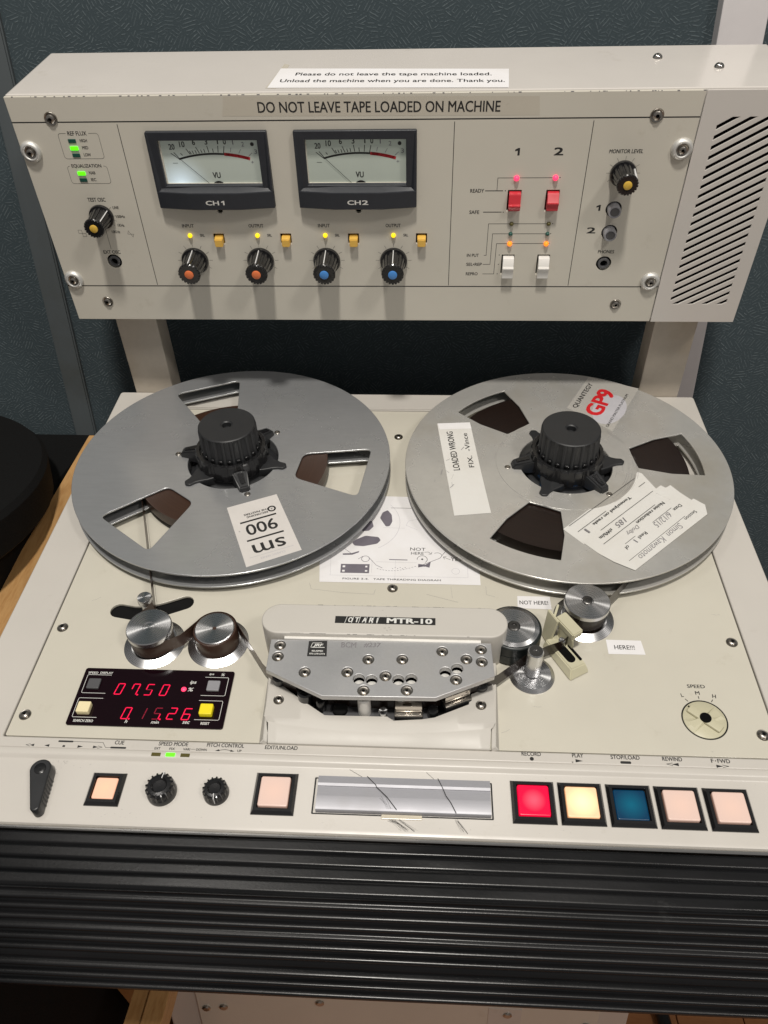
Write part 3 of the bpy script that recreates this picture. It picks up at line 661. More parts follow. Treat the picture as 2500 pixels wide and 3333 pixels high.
# ------------------------------------------------------------------ guides and rollers
def flange(x, y, R, r, name='guide_flange', parent=None, h=2.6):
    return obj(name, lathe([(R, 0), (R, .5), (r, h), (r - .3, h - .4), (.1, h - .4)], 72), 'alu', parent or TM, tr(x, y), smooth=35)
def roller(x, y, R, topz, big=True, rub=None, name='guide_roller', hexs=True):
    f = obj(name, lathe([(21.2, 0), (21.2, .5), (R + .2, 3.0), (R + .2, 2.4), (R * .8, 2.4), (R * .8, topz - 1)], 72), 'alu', TM, tr(x, y), smooth=35)
    obj('roller_top', lathe([(R * .8, topz - 4.2), (R, topz - 4.0), (R, topz - .7), (R - .6, topz), (4.2, topz), (3.8, topz - .6), (1.2, topz - .6), (1.1, topz - 1.5), (.05, topz - 1.5)], 72), 'alu', f, smooth=35)
    return f
r1 = roller(-168.3, -98.0, 15.6, 20)
obj('roller_body', lathe([(14.6, 3), (14.2, 16)], 64), 'tape', r1, smooth=35)
r2 = obj('timer_roller', lathe([(21.2, 0), (21.2, .5), (15.7, 3.0), (15.7, 2.2), (.1, 2.2)], 72), 'alu', TM, tr(-123.5, -96), smooth=35)
obj('roller_rubber', lathe([(15.0, 2.4), (15.0, 15.2), (14.6, 16.2), (13.8, 16.4)], 72), 'tape', r2, smooth=35)
obj('roller_top', lathe([(13.8, 15.5), (13.6, 17.0), (12.9, 17.5), (1.4, 17.2), (1.2, 16), (.05, 16)], 72), 'alu', r2, smooth=35)
r3 = roller(133.8, -66.6, 15.8, 20)
obj('roller_body', lathe([(13.6, 3), (13.2, 16)], 64), 'tape', r3, smooth=35)
obj('roller_bolt', lathe([(3.4, 19), (3.4, 20.3), (2.8, 20.7), (1.4, 20.7), (1.2, 19.9), (.05, 19.9)], 24), 'dark_steel', r3, smooth=35)
# tension post in its slot
tp = obj('tension_post', lathe([(6.2, -2.8), (6.2, 1.0), (4.3, 1.6), (4.1, 14.5), (5.2, 14.8), (5.2, 19.2), (4.7, 20), (.05, 20)], 40), 'alu', TM, tr(-178.6, -71.8), smooth=35)
# pinch roller and capstan
pr = obj('pinch_roller', lathe([(18.2, 1.0), (19.0, 2.0), (19.0, 9.6), (18.7, 10), (19.0, 10.4), (19.0, 18.2), (18.3, 19.0), (17.5, 19.2), (.1, 19.2)], 80), 'roller_rubber', TM, tr(81.1, -90.6), smooth=35)
obj('roller_cap', lathe([(17.2, 19), (17.2, 19.6), (14.4, 20.5), (14.2, 20.3), (4.4, 20.3), (4.2, 20.0), (.05, 20.0)], 72), 'alu', pr, smooth=25)
obj('roller_bolt', lathe([(4.2, 20), (4.2, 20.6), (3.4, 21.2), (1.8, 21.2), (1.6, 20.3), (.05, 20.3)], 28), 'dark_steel', pr, smooth=35)
cp = obj('capstan', lathe([(15.2, 0), (15.2, .6), (12.6, 2.4), (5.9, 2.6), (5.6, 1.8), (5.2, 1.8), (5.2, 26.2), (4.7, 27), (1.3, 27), (1.1, 26), (.05, 26)], 64), 'alu', TM, tr(92.9, -115.9), smooth=30)
obj('capstan_top', lathe([(4.5, 26.9), (4.5, 27.15), (1.4, 27.15), (1.2, 26.4), (.05, 26.4)], 32), 'dark_steel', cp, smooth=35)
# beige tape arm
arm = root('tape_arm', '', '') if False else None
b = hexa([(102.2, -91.4, .3), (117.8, -120.6, .3), (131.6, -112.5, .3), (116.2, -83.6, .3), (104.0, -91.0, 6.2), (118.6, -115.2, 6.2), (128.6, -109.6, 6.2), (115.0, -84.6, 6.2)], bev=.7)
ta = obj('tape_arm', b, 'beige', TM, smooth=40)
obj('arm_top', hexa([(109.8, -82.6, 15.2), (119.8, -98.6, 15.2), (127.2, -93.4, 15.2), (117.2, -77.4, 15.2), (109.8, -82.6, 21), (119.8, -98.6, 21), (127.2, -93.4, 21), (117.2, -77.4, 21)], bev=.7), 'beige', ta, smooth=40)
obj('arm_side', hexa([(102.5, -82.2, 1), (106.0, -91.8, 1), (108.0, -91.0, 1), (104.5, -81.2, 1), (104.9, -77.0, 22), (110.8, -87.0, 21), (112.4, -86.0, 21), (106.4, -76.2, 22)], bev=.4), 'beige', ta, smooth=40)
obj('arm_side', hexa([(108.6, -80.6, 3), (107.6, -79.6, 3), (111.6, -72.6, 3), (112.8, -73.4, 3), (109.8, -82.4, 20), (108.6, -81.4, 20), (112.0, -71.6, 22), (113.4, -72.4, 22)], bev=.3), 'beige', ta, smooth=40)
obj('arm_side', hexa([(112.5, -86.5, 5), (113.5, -89, 5), (121.8, -99.0, 5), (120.4, -98.2, 5), (112.5, -86.5, 15.4), (113.5, -88.4, 15.4), (121.0, -98.6, 15.4), (119.8, -98.2, 15.4)]), 'beige', ta)
obj('arm_slot', prism(capsule((113.2, -96.4), 3.1, (119.2, -106.2), 3.1, 10), 5.2, 6.32), 'hole', ta)
obj('arm_post', lathe([(2.4, 4), (2.4, 14), (1.8, 14.6), (.05, 14.6)], 24), 'alu', ta, tr(113.6, -96.6), smooth=35)
obj('arm_rail', hexa([(118.2, -95.8, 6), (125.2, -107.6, 6), (126.4, -107.0, 6), (119.4, -95.2, 6), (118.2, -95.8, 7.6), (125.2, -107.6, 7.6), (126.4, -107.0, 7.6), (119.4, -95.2, 7.6)]), 'hole', ta)

# ------------------------------------------------------------------ head block
hb = obj('head_cover', prism(capsule((-75.8, -98.4), 12.4, (63.0, -98.2), 12.4, 28), 0, 33, 1.0), 'shield', TM, smooth=40)
WEAR = Ink(33.03); random.seed(21)
for i in range(46):
    x = random.uniform(-74, 62); w = random.uniform(.4, 3.2)
    sd = random.choice((0, 0, 1)); y = -86.3 if sd else -110.35
    if not sd and random.random() < .4: x = -40 + random.uniform(-30, 60)
    WEAR.line([(x, y), (x + w, y + random.uniform(-.1, .1))], random.uniform(.12, .4), z=32.8)
for i in range(10): x = -6 + random.uniform(-4, 4); y = -98 + random.uniform(-9, 9); WEAR.line([(x, y), (x + random.uniform(.2, 1.5), y + random.uniform(-.6, .6))], .12, z=33.03 + .06)
WEAR.done('worn_edge', 'ink', hb, kind='stuff')
bdg = Ink(33.06); bdg.poly(rrect(-38.9, -101.6, 27.8, -95.7)); bg_ = bdg.done('badge', 'line', hb)
BT = Ink(33.12)
for i, ch in enumerate('OTARI'):
    x = -30.2 + i * 4.55; BT.text(ch, x + 1.6 - (.5 if ch == 'I' else 0), -98.6, 2.7 if ch != 'I' else .9, 4.0, shear=.2, bold=.04)
for i in range(6): x = -32.3 + i * 4.5 + (0 if i < 5 else -1.2); BT.line([(x + 0, -101.4), (x + 1.3, -95.8)], .32)
BT
BT.text('MTR-10', 10.6, -98.6, 29.6, 4.0, bold=.09); BT.done('badge_lettering', 'white_ink', bg_ if False else hb)
HZ = 29
obj('cover_strip', box(-71.6, -112.6, 24, 57.4, -109.4, 29.6, bev=.3), 'sw_white', hb)
HPo = [(-80.2, -113), (-80.0, -137.1), (-42.1, -155.5), (28.0, -154.5), (64.9, -137.5), (64.0, -112.1)][::-1]
holes = [circ(x, y, 3.7, 28) for x, y in ((-20.2, -142.2), (-12.2, -142.7), (4.6, -142.2), (12.7, -141.2), (34.1, -135.4), (41.6, -132.5))]
HSC = [(-73.6, -117.7), (-73.8, -126.6), (-55.0, -138.2), (-27.9, -137.4), (-15.2, -127.3), (6.6, -126.6), (-3.6, -139.6), (-16.8, -150.6), (10.1, -149.6), (32.2, -119.6), (57.2, -117.4), (57.3, -127), (47.6, -125.2), (40.7, -141)]
cb_ = [circ(x, y, 3.75, 24) for x, y in HSC]
hp = obj('head_plate', curve_mesh([HPo] + holes + cb_, HZ - 4.2, HZ, .35), 'headplate', TM, smooth=30)
for x, y in HSC: screw(x, y, DK, hp, HZ - 1.8, .84)
for x, y in HSC: obj('counterbore', lathe([(3.72, HZ - 4), (3.72, HZ - 1.8), (.05, HZ - 1.8)], 24), 'steel', hp, tr(x, y))
for i, (x, y) in enumerate(((-20.2, -142.2), (-12.2, -142.7), (4.6, -142.2), (12.7, -141.2), (34.1, -135.4), (41.6, -132.5))):
    obj('adjuster', lathe([(3.5, HZ - 9), (3.5, HZ - 6.8), (1, HZ - 6.2), (.05, HZ - 6.2)], 20), 'label', hp, tr(x, y), smooth=40)
st = Ink(HZ + .06); st.poly([(-55, -113.9), (-43, -113.3), (-42.2, -125.8), (-54.9, -126.0)][::-1]); stk = st.done('sticker', 'ink', hp)
s2 = Ink(HZ + .12); s2.text('JRF', -48.5, -117.3, 6.4, 2.6, shear=.25, bold=.06).line([(-52.6, -118.9), (-44.4, -118.8)], .5).line([(-53.2, -118.9), (-52.4, -115.4), (-46.4, -115.2)], .35)
s2.text('RELAPPED', -48.6, -121.7, 7.2, 1.2, bold=.05).text('973-579-5773', -48.6, -124.0, 10.0, 1.2, bold=.05); s2.done('sticker_lettering', 'white_ink', hp)
s3 = Ink(HZ + .06); s3.text('BCM', -28.6, -116.2, 9.6, 4.2, bold=.03).text('#237', -13.2, -116.0, 11, 3.8, bold=.03, shear=.15); s3.done('pencil_note', 'pencil', hp)
# sculpted shield in front of the heads
inn = [(-80.6, -128.6), (-79.0, -130.0), (-69.6, -136.0), (-60.1, -143.2), (-42.3, -155.3), (-38.7, -155.4), (-2.3, -155.1), (2.0, -157.9), (19.4, -156.4), (27.7, -154.8), (49.6, -144.5), (51.4, -136.9), (61.6, -131.9), (66, -127)]
def inner(x):
    for (a, ya), (b2, yb) in zip(inn, inn[1:]):
        if a <= x <= b2: return ya + (yb - ya) * (x - a) / (b2 - a)
    return inn[0][1] if x < inn[0][0] else inn[-1][1]
b = bmesh.new(); cols = []
xs_ = sorted(set([-80.6 + i * 146.6 / 60 for i in range(61)] + [p[0] for p in inn]))
for x in xs_:
    u = (x + 7.4) / 73.3; ya = -157.2 - 3.4 * (1 - u * u); yb = ya - 2.6 - 2.2 * (1 - u * u)
    taper = (x + 7.4) / 73.3
    xf = -7.4 + taper * 69.2
    yi = max(inner(x), ya + .3)
    c = [(x, yi, 2), (x, yi, 7.2), (x, yi - .4, 7.6), (x, ya, 7.6), (x * .6 + xf * .4, yb, 5.6), (x * .3 + xf * .7, yb - 1.0, 5.5), (xf, -173.0, 3.2), (xf, -173.6, 2.7), (xf, -173.6, .1)]
    cols.append([b.verts.new(p) for p in c])
for p, q in zip(cols, cols[1:]):
    for i in range(len(p) - 1): b.faces.new((p[i], q[i], q[i + 1], p[i + 1]))
b.faces.new(cols[0]); b.faces.new(cols[-1][::-1]); bmesh.ops.recalc_face_normals(b, faces=b.faces[:])
sh_ = obj('head_shield', b, 'shield', TM, smooth=28)
# side cheeks of the shield running back under the plate
for sg, x0, xo in ((-1, -80.6, -82.5), (1, 66, 68)):
    obj('shield_side', hexa([(xo, -173.8 if False else -172.8, .1), (x0 * .955 + (.0), -173.4, .1), (x0, -112, .1), (xo * 1.025, -112, .1), (xo * .965, -171.5, 3.0), (x0 * .955, -173.0, 3.0), (x0, -112, 7.4), (xo * 1.01, -112, 7.4)], bev=.3), 'shield', sh_, smooth=40)
for x, y in ((-73.0, -145.4), (57.4, -145.2)): screw(x, y, DK, sh_, 7.5, .82)
obj('head_base', box(-80, -158.5, .1, 66, -112, 1.2), 'hole', TM)
obj('head_recess_fill', box(-62, -140, 1, 50, -113, 19, bev=1), 'felt', TM)  # black filler block added to make the recess under the head plate dark
def tapehead(x, y, ang, w, dd, lo=9.5):
    o = obj('tape_head', box(-w / 2, -dd / 2, 1.2, w / 2, dd / 2, lo, bev=2.0), 'black', TM, tr(x, y, 0, ang), smooth=40)
    obj('head_shell', box(-w / 2 + .6, -dd / 2 + 2.6, lo + 1.5, w / 2 - .6, dd / 2 + 2, lo + 7.5, bev=1.2), 'chrome', o, smooth=40)
    obj('head_rim', box(-w / 2 + .3, -dd / 2 + .5, lo - .8, w / 2 - .3, dd / 2 - .3, lo + .5, bev=.5), 'steel', o, smooth=40); return o
tapehead(11.2, -151.2, 0.03, 18.5, 10.5); tapehead(41.5, -141.4, math.radians(24), 19, 10)
for x, y, r_, h_, m in ((-17, -149.6, 4.2, 20, 'sw_white'), (-74, -131, 4.6, 14, 'black'), (-55.5, -142.6, 5.2, 15, 'black'), (-45, -148, 3.2, 13, 'black'), (57.6, -130.8, 5.0, 12, 'black'), (26.5, -150.2, 3.6, 10, 'black'), (-33, -149, 5.0, 7, 'felt')):
    obj('tape_guide', lathe([(r_ * 1.25, 1), (r_ * 1.25, 2), (r_, 2.4), (r_, h_ - 1), (r_ * .8, h_), (.05, h_)], 28), m, TM, tr(x, y), smooth=35)
obj('scrape_roller', lathe([(2.9, 1), (2.9, 9.6), (2.6, 10), (.4, 9.7), (.05, 9.7)], 28), 'alu', TM, tr(-4.9, -152.6), smooth=35)
obj('head_floor', box(-44, -155, .6, 30, -140, 3.2, bev=.4), 'grey_btn', TM)

# ------------------------------------------------------------------ meter bridge
bx0, bx1, bs0, bs1 = -283.5, 274.6, 100.4, 280.6
# main housing behind the panel
hs = obj('bridge_housing', box(bx0, bs0 + .4, -100, bx1, bs1, -3.2, bev=1.6), 'housing', TM, PN)
seam = 206.2
# panel with openings
op = [rrect(xc + dx0, 169.6, xc + dx1, 178.3, .4) for xc, dx0, dx1 in [(x, 0, 0) for x in ()]]
wells = []
for x in (-147.0, -93.4, -39.7, 13.8): wells.append(rrect(x - 4.3, 169.7, x + 4.3, 178.2, .3))
for x0, x1 in ((78.1, 88.2), (106.6, 116.5)): wells.append(rrect(x0, 196, x1, 212.1, .4))
for x0, x1 in ((77.8, 87.8), (105.9, 115.8)): wells.append(rrect(x0, 143.4, x1, 160.4, .4))
jacks = [(-237, 154.7, 5.9), (158.8, 153, 5.9), (158.6, 197.3, 5.9), (158.6, 178.9, 5.9)]
for x, y, r_ in jacks: wells.append(circ(x, y, r_, 36))
for x in (-142.4, -34.7): wells.append(circ(x, 197.0, 2.1, 20))
for x in (-142.4, -34.7): wells.append(rrect(x - 36, 218, x + 38, 250.5))
pl = obj('meter_panel', curve_mesh([rrect(bx0 + .3, bs0, seam - .35, bs1 - .5, .5)] + wells, -2.6, 0, .3), 'panel', TM, PN, smooth=50)
obj('panel_backing', box(bx0 + 4, bs0 + 3, -3.2, seam - 2, bs1 - 4, -3.05), 'hole', TM, PN)
for x in (-142.4, -34.7): pass
# right speaker cheek with slanted slots
vx0, vx1, vs0, vs1 = 218.6, 264.2, 117.0, 263.0
slots = []
k_ = (27.5) / 45.6
def clip(poly, axis, val, keep_less):
    out = []
    for i in range(len(poly)):
        a, b2 = poly[i - 1], poly[i]; ia = (a[axis] <= val) == keep_less; ib = (b2[axis] <= val) == keep_less
        if ia != ib:
            t = (val - a[axis]) / (b2[axis] - a[axis]); out.append((a[0] + (b2[0] - a[0]) * t, a[1] + (b2[1] - a[1]) * t))
        if ib: out.append(b2)
    return out
i = -4
while True:
    y = 121.3 + i * 7.06; i += 1
    if y > 262: break
    q = [(vx0 - .5, y - 1.6), (vx1 + .5, y + 27.8 - 1.6), (vx1 + .5, y + 27.8 + 1.6), (vx0 - .5, y + 1.6)]
    for ax, vv, kl in ((1, vs0, False), (1, vs1, True), (0, vx0, False), (0, vx1, True)):
        q = clip(q, ax, vv, kl)
        if not q: break
    if len(q) > 2 and (max(p[0] for p in q) - min(p[0] for p in q)) > 2: slots.append(q)
obj('speaker_grille', curve_mesh([rrect(seam + .35, bs0, bx1, bs1 - .3, .6)] + slots, -.7, .6, .12), 'housing', TM, PN, smooth=50)
obj('grille_backing', box(seam + 3, bs0 + 3, -3.19, bx1 - 3, bs1 - 4, -3.0), 'hole', TM, PN)
# top lip with worn edge
WR = Ink(.0); random.seed(9)
x = bx0 + 6
WRb = bmesh.new()
while x < 204:
    w = random.uniform(.3, 2.2)
    if random.random() < .5: box(x, bs1 - 1.05 + random.uniform(0, .3), -.55, x + w, bs1 - .38, .03, WRb)
    x += w + random.uniform(.3, 5)
WR.bm.free()
obj('chipped_paint', WRb, 'pencil', TM, PN, kind='stuff')
# engraved lines
LN = Ink(.04)
LN.bm.free()
for q in ([(bx0 + .4, 262.9), (seam - .5, 262.9), .85], [(bx0 + .4, 132.5), (seam - .5, 132.5), .85], [(-206.2, 261), (-206.2, 133.6), .5], [(36.3, 261), (36.3, 133.6), .5], [(133.5, 261), (133.5, 133.6), .5]):
    LN = Ink(.04); LN.line(q[:2], q[2]); LN.done('engraved_line', 'line', pl)
# screws with washers
wsh = lathe([(7.7, 0), (7.7, .8), (6.6, 2.6), (5.4, 3.3), (4.6, 3.0), (4.4, 2.2), (.1, 2.2)], 40)
WSH = bpy.data.meshes.new('washer'); wsh.to_mesh(WSH); wsh.free(); WSH.materials.append(M['washer'])
for p in WSH.polygons: p.use_smooth = True
for x, y in ((-275.8, 242.5), (-275.8, 138.4), (198.6, 241.4), (198.4, 137.6)):
    w = obj('cup_washer', WSH, None, TM, PN @ tr(x, y)); screw(0, 0, DK, w, 2.0, .95)
for x, y, s_ in ((-253.5, 265.4, 1.0), (176.2, 264.2, 1.0), (-252.9, 117.8, .95), (174.8, 116.5, .95)): screw(x, y, PN, s=s_ * 1.12)
TOP = PN @ Matrix.Translation((0, bs1, 0)) @ Matrix.Rotation(-PI / 2, 4, 'X')        # x, back, up
dome = lathe([(3.6, 0), (3.4, 1.2), (2.4, 2.5), (1.1, 3.1), (.05, 3.2)], 24)
DOME = bpy.data.meshes.new('dome'); dome.to_mesh(DOME); dome.free(); DOME.materials.append(M['chrome'])
for p in DOME.polygons: p.use_smooth = True
for x, y in ((186.2, 68.7), (225.2, 45.9)): obj('dome_screw', DOME, None, TM, TOP @ tr(x, y, 0))
# rear posts
for x0, x1 in ((-266, -228.2), (221.4, 259.2)):
    obj('bridge_post', box(x0, 205.4, -40, x1, 231, 102.5, bev=1.2), 'post', TM)

# lettering on the panel
P = Ink(.05, True, 1.45)
P.text('REF FLUX', -237.6, 255.1, 14, 2.0).text('EQUALIZATION', -237.5, 231.6, 22.6, 2.0).text('TEST OSC', -237.3, 206.0, 14, 2.1)
for s, x, y, w in (('HIGH', -234.3, 250.0, 5.2), ('MID', -234.4, 245.0, 4.4), ('LOW', -234.3, 239.9, 5.2), ('NAB', -234.6, 226.6, 4.6), ('IEC', -234.9, 221.5, 3.8), ('LINE', -223.9, 199.7, 4.6), ('100Hz', -222, 192.5, 6.8), ('1KHz', -223.5, 185.4, 5.2), ('10KHz', -229.0, 180.0, 6.6)):
    P.text(s, x, y, w, 1.55, bold=.03)
P.text('EXT OSC', -237, 162.8, 13.8, 2.0)
def notched(x0, y0, x1, y1, g0, g1):
    r = 2; pts = [(g0, y1)] + arc(x0 + r, y1 - r, r, PI / 2, PI, 4) + arc(x0 + r, y0 + r, r, PI, 1.5 * PI, 4) + arc(x1 - r, y0 + r, r, -PI / 2, 0, 4) + arc(x1 - r, y1 - r, r, 0, PI / 2, 4) + [(g1, y1)]
    P.line(pts, .25)
notched(-252.0, 237, -222, 255.1, -246, -229); notched(-252.4, 218.5, -222, 231.6, -250.4, -224.5)
P.line([(-259.4, 181.4), (-256.6, 181.4), (-256.6, 176), (-253.8, 176), (-253.8, 178.7), (-256.6, 178.7)], .22).line([(-259.4, 181.4), (-259.4, 178.7), (-256.6, 178.7)], .22)
P.line([(-219.8, 178), (-218.9, 180.9), (-216.2, 175.6), (-215.1, 178), (-219.8, 178)], .22)
P.line([(-236.8, 184), (-236.9, 165.6)], .28)
for a in (38, 0, -22, -45): c, s = math.cos(math.radians(a)), math.sin(math.radians(a)); P.line([(-236.5 + 9.5 * c, 193 + 9.5 * s), (-236.5 + 11.2 * c, 193 + 11.2 * s)], .22)
KX = (-169.8, -116.0, -62.2, -8.3); KS = 155.6
for i, x in enumerate(KX):
    P.text('INPUT' if i % 2 == 0 else 'OUTPUT', x + (-.2 if i % 2 == 0 else 0), 184.8, 9.2 if i % 2 == 0 else 11.6, 1.9)
    P.text('SRL', x + 9.8, 176.9, 3.6, 1.5, bold=.03)
    for k in range(9):
        a = math.radians(225 - k * 33.75 + (0 if True else 0)); a = math.radians(90 + (4 - k) * 30)
        P.line([(x + 11.6 * math.cos(a), KS + 11.6 * math.sin(a)), (x + 14.3 * math.cos(a), KS + 14.3 * math.sin(a))], .22)
for k in range(9):
    a = math.radians(90 + (4 - k) * 30); P.line([(160.6 + 9.6 * math.cos(a), 224.4 + 9.6 * math.sin(a)), (160.6 + 12.2 * math.cos(a), 224.4 + 12.2 * math.sin(a))], .2)
P.text('1', 82.7, 240.1, 4.2, 5.3, bold=.06).text('2', 111.9, 240.2, 6.2, 5.3, bold=.06)
P.text('READY', 55.1, 211.8, 10.2, 1.9).text('SAFE', 53.9, 195.3, 7.4, 1.9).text('IN PUT', 54.8, 159.9, 9.4, 1.8).text('SEL•REP', 56.2, 152.2, 12.2, 1.8).text('REPRO', 54.8, 143.9, 9.4, 1.8)
P.line([(61.2, 211.7), (74.2, 211.7)], .6).line([(60.8, 195.3), (74.4, 195.3)], .6).line([(69.8, 211.7), (69.8, 221.3), (112, 221.3)], .38)
for x, y in ((76.1, 211.7), (75.9, 195.2), (115.3, 221.4), (114.4, 186.1), (113.9, 178), (113.6, 170), (75.7, 160.2), (75.6, 152.2), (75.3, 143.9)): P.poly(rrect(x - .35, y - .35, x + .35, y + .35))
P.line([(63.6, 159.9), (65.3, 159.9), (65.4, 186), (111.5, 186)], .38).line([(63.3, 152.2), (68.9, 152.2), (69.1, 177.9), (111.4, 177.9)], .38).line([(63.6, 143.8), (72.5, 143.8), (72.8, 169.8), (111.3, 169.9)], .38)
P.text('MONITOR LEVEL', 159.8, 240.0, 24, 1.9, shear=.1).text('PHONES', 159.0, 163.0, 12.4, 1.9).text('1', 147.4, 198.4, 3.9, 4.6, bold=.06).text('2', 144.6, 180.6, 6.2, 4.6, bold=.06)
P.done('printed_symbols', 'ink', pl, kind='stuff')
# wide label strip across the top of the panel (clear tape with printing)
lt = Ink(.07); lt.poly([(-128.6, 266.0), (95.4, 264.9), (94.0, 277.4), (-125.8, 279.0)]); lts = lt.done('label_strip', 'clear2', None, PN, label='long clear printed strip reading DO NOT LEAVE TAPE LOADED ON MACHINE above the meters', category='label')
l2 = Ink(.14); l2.text('DO NOT LEAVE TAPE LOADED ON MACHINE', -17.4, 271.4, 170, 7.2, rot=-.004, bold=.018); l2.done('printed_words', 'ink', lts)
# LEDs
def bar_led(x, y, m): obj('indicator_lamp', box(-2.9, -1.35, 0, 2.9, 1.35, .9 if m != 'led_off' else .6, bev=.3), m, TM, PN @ tr(x, y))
for x, y, m in ((-242.7, 249.9, 'led_off'), (-242.6, 244.7, 'led_green'), (-242.6, 239.6, 'led_off'), (-242.7, 226.3, 'led_green'), (-242.7, 221.3, 'led_off')): bar_led(x, y, m)
DL = {}
def dome_led(x, y, m, r=1.55):
    if m not in DL:
        b = lathe([(1, 0), (1, .5), (.8, 1.0), (.45, 1.3), (.03, 1.38)], 20); me = bpy.data.meshes.new('led'); b.to_mesh(me); b.free(); me.materials.append(M[m])
        for p in me.polygons: p.use_smooth = True
        DL[m] = me
    obj('indicator_lamp', DL[m], None, TM, PN @ tr(x, y) @ Matrix.Diagonal((r, r, r, 1)))
for x in (-169.8, -115.8, -61.9, -8.2): dome_led(x, 176.9, 'led_yellow', 1.75)
for x, y in ((83.5, 221.2), (112.0, 221.4)): dome_led(x, y, 'led_red', 2.0)
for x in (83.0, 111.4):
    dome_led(x, 186, 'led_off2', 1.6); dome_led(x, 177.9, 'led_off', 1.6); dome_led(x, 169.9, 'led_orange', 1.9)
# knobs
def vknob(x, y, r, h, rot, capm):
    nf = 14
    def fl(rr, z, a):
        u = math.cos(a * nf)
        if .12 * h < z < .86 * h: return rr * (1 - .085 * (u < -.1))
        if z >= .86 * h and rr > r * .6: return rr * (1 + .0 - .10 * (math.cos(a * 20) < -.25))
        return rr
    prof = [(r * 1.13, 0), (r * 1.15, .06 * h), (r * 1.10, .12 * h), (r * .98, .125 * h), (r * .97, .2 * h), (r * .80, .84 * h), (r * .90, .86 * h), (r * .92, .97 * h), (r * .86, h), (r * .45, h), (.05, h * .99)]
    o = obj('rotary_knob', lathe(prof, 160, False, fl), 'black', TM, PN @ tr(x, y, 0, rot), smooth=32)
    b = hexa([(-.33, r * .9, .13 * h), (.33, r * .9, .13 * h), (.33, r * 1.06, .13 * h), (-.33, r * 1.06, .13 * h), (-.33, r * .7, .97 * h), (.33, r * .7, .97 * h), (.33, r * .90, .97 * h), (-.33, r * .90, .97 * h)])
    obj('pointer', b, 'dot_white', o)
    obj('knob_cap', lathe([(r * .37, h * .98), (r * .37, h * 1.02), (r * .3, h * 1.04), (.05, h * 1.035)], 28), capm, o, smooth=40)
vknob(-169.8, KS, 9.6, 23.5, .0, 'cap_orange'); vknob(-116, KS, 9.6, 23.5, .0, 'cap_orange'); vknob(-62.2, KS, 9.6, 23.5, .0, 'cap_blue'); vknob(-8.3, KS, 9.6, 23.5, 0, 'cap_blue')
vknob(-236.8, 192.6, 8.4, 21, -.85, 'cap_yellow'); vknob(160.4, 224.2, 8.4, 21, -1.05, 'cap_yellow')
# slide buttons, rockers, jacks
for x in (-147.0, -93.4, -39.7, 13.8):
    obj('slide_button', hexa([(-3.4, 170.2, -2.4), (3.6, 170.2, -2.4), (3.6, 176.8, -2.4), (-3.4, 176.8, -2.4), (-3.0, 169.0, 4.6), (3.2, 169.0, 4.6), (3.2, 175.2, 4.6), (-3.0, 175.2, 4.6)], bev=.5), 'btn_ochre', TM, PN @ tr(x, 0), smooth=40)
def rocker(x0, x1, s0, s1, m, lip):
    w = (x1 - x0) / 2 - .7
    pr_ = [(s0 + 1, -2.4), (s0 + .5, 2.0), (s0 + .8, 5.0), (lip - 2.8, 5.2), (lip - 1.8, 6.0), (lip, 6.2), (lip + .8, 4.6), (s1 - 2, 2.6), (s1 - .8, .6), (s1 - .8, -2.4)]
    b = bmesh.new(); A = [b.verts.new((-w, p[0], p[1])) for p in pr_]; B = [b.verts.new((w, p[0], p[1])) for p in pr_]
    for i in range(len(pr_) - 1): b.faces.new((A[i], B[i], B[i + 1], A[i + 1]))
    b.faces.new(A[::-1]); b.faces.new(B); bmesh.ops.recalc_face_normals(b, faces=b.faces[:])
    bmesh.ops.bevel(b, geom=[e for e in b.edges], offset=.25, segments=2, affect='EDGES')
    obj('rocker_switch', b, m, TM, PN @ tr((x0 + x1) / 2 + .3, 0), smooth=40)
rocker(78.1, 88.2, 197.5, 211.8, 'sw_red', 202.5); rocker(106.6, 116.5, 197.5, 211.8, 'sw_red', 204.5)
rocker(77.8, 87.8, 141.6, 160.0, 'sw_white', 151.5); rocker(105.9, 115.8, 141.6, 160.0, 'sw_white', 151.5)
for x, y in ((-237, 154.7), (158.8, 153)):
    j = obj('jack_socket', lathe([(4.6, -2.5), (4.6, .3), (4.1, .7), (2.9, .7), (2.7, .2), (2.7, -2.4), (.05, -2.4)], 36), 'grey_btn', TM, PN @ tr(x, y), smooth=35)
    obj('socket_hole', lathe([(2.65, -2.3), (.05, -2.2)], 20), 'hole', j)
for x, y in ((158.6, 197.3), (158.6, 178.9)):
    j = obj('push_button', lathe([(4.9, -2.5), (4.9, 5.2), (4.4, 5.9), (3.6, 5.9), (3.3, 5.2), (.05, 5.2)], 36), 'clear_grey', TM, PN @ tr(x, y), smooth=35)
    obj('button_centre', lathe([(3.2, 5.25), (2.9, 5.5), (.05, 5.6)], 28), 'grey_btn', j, smooth=35)

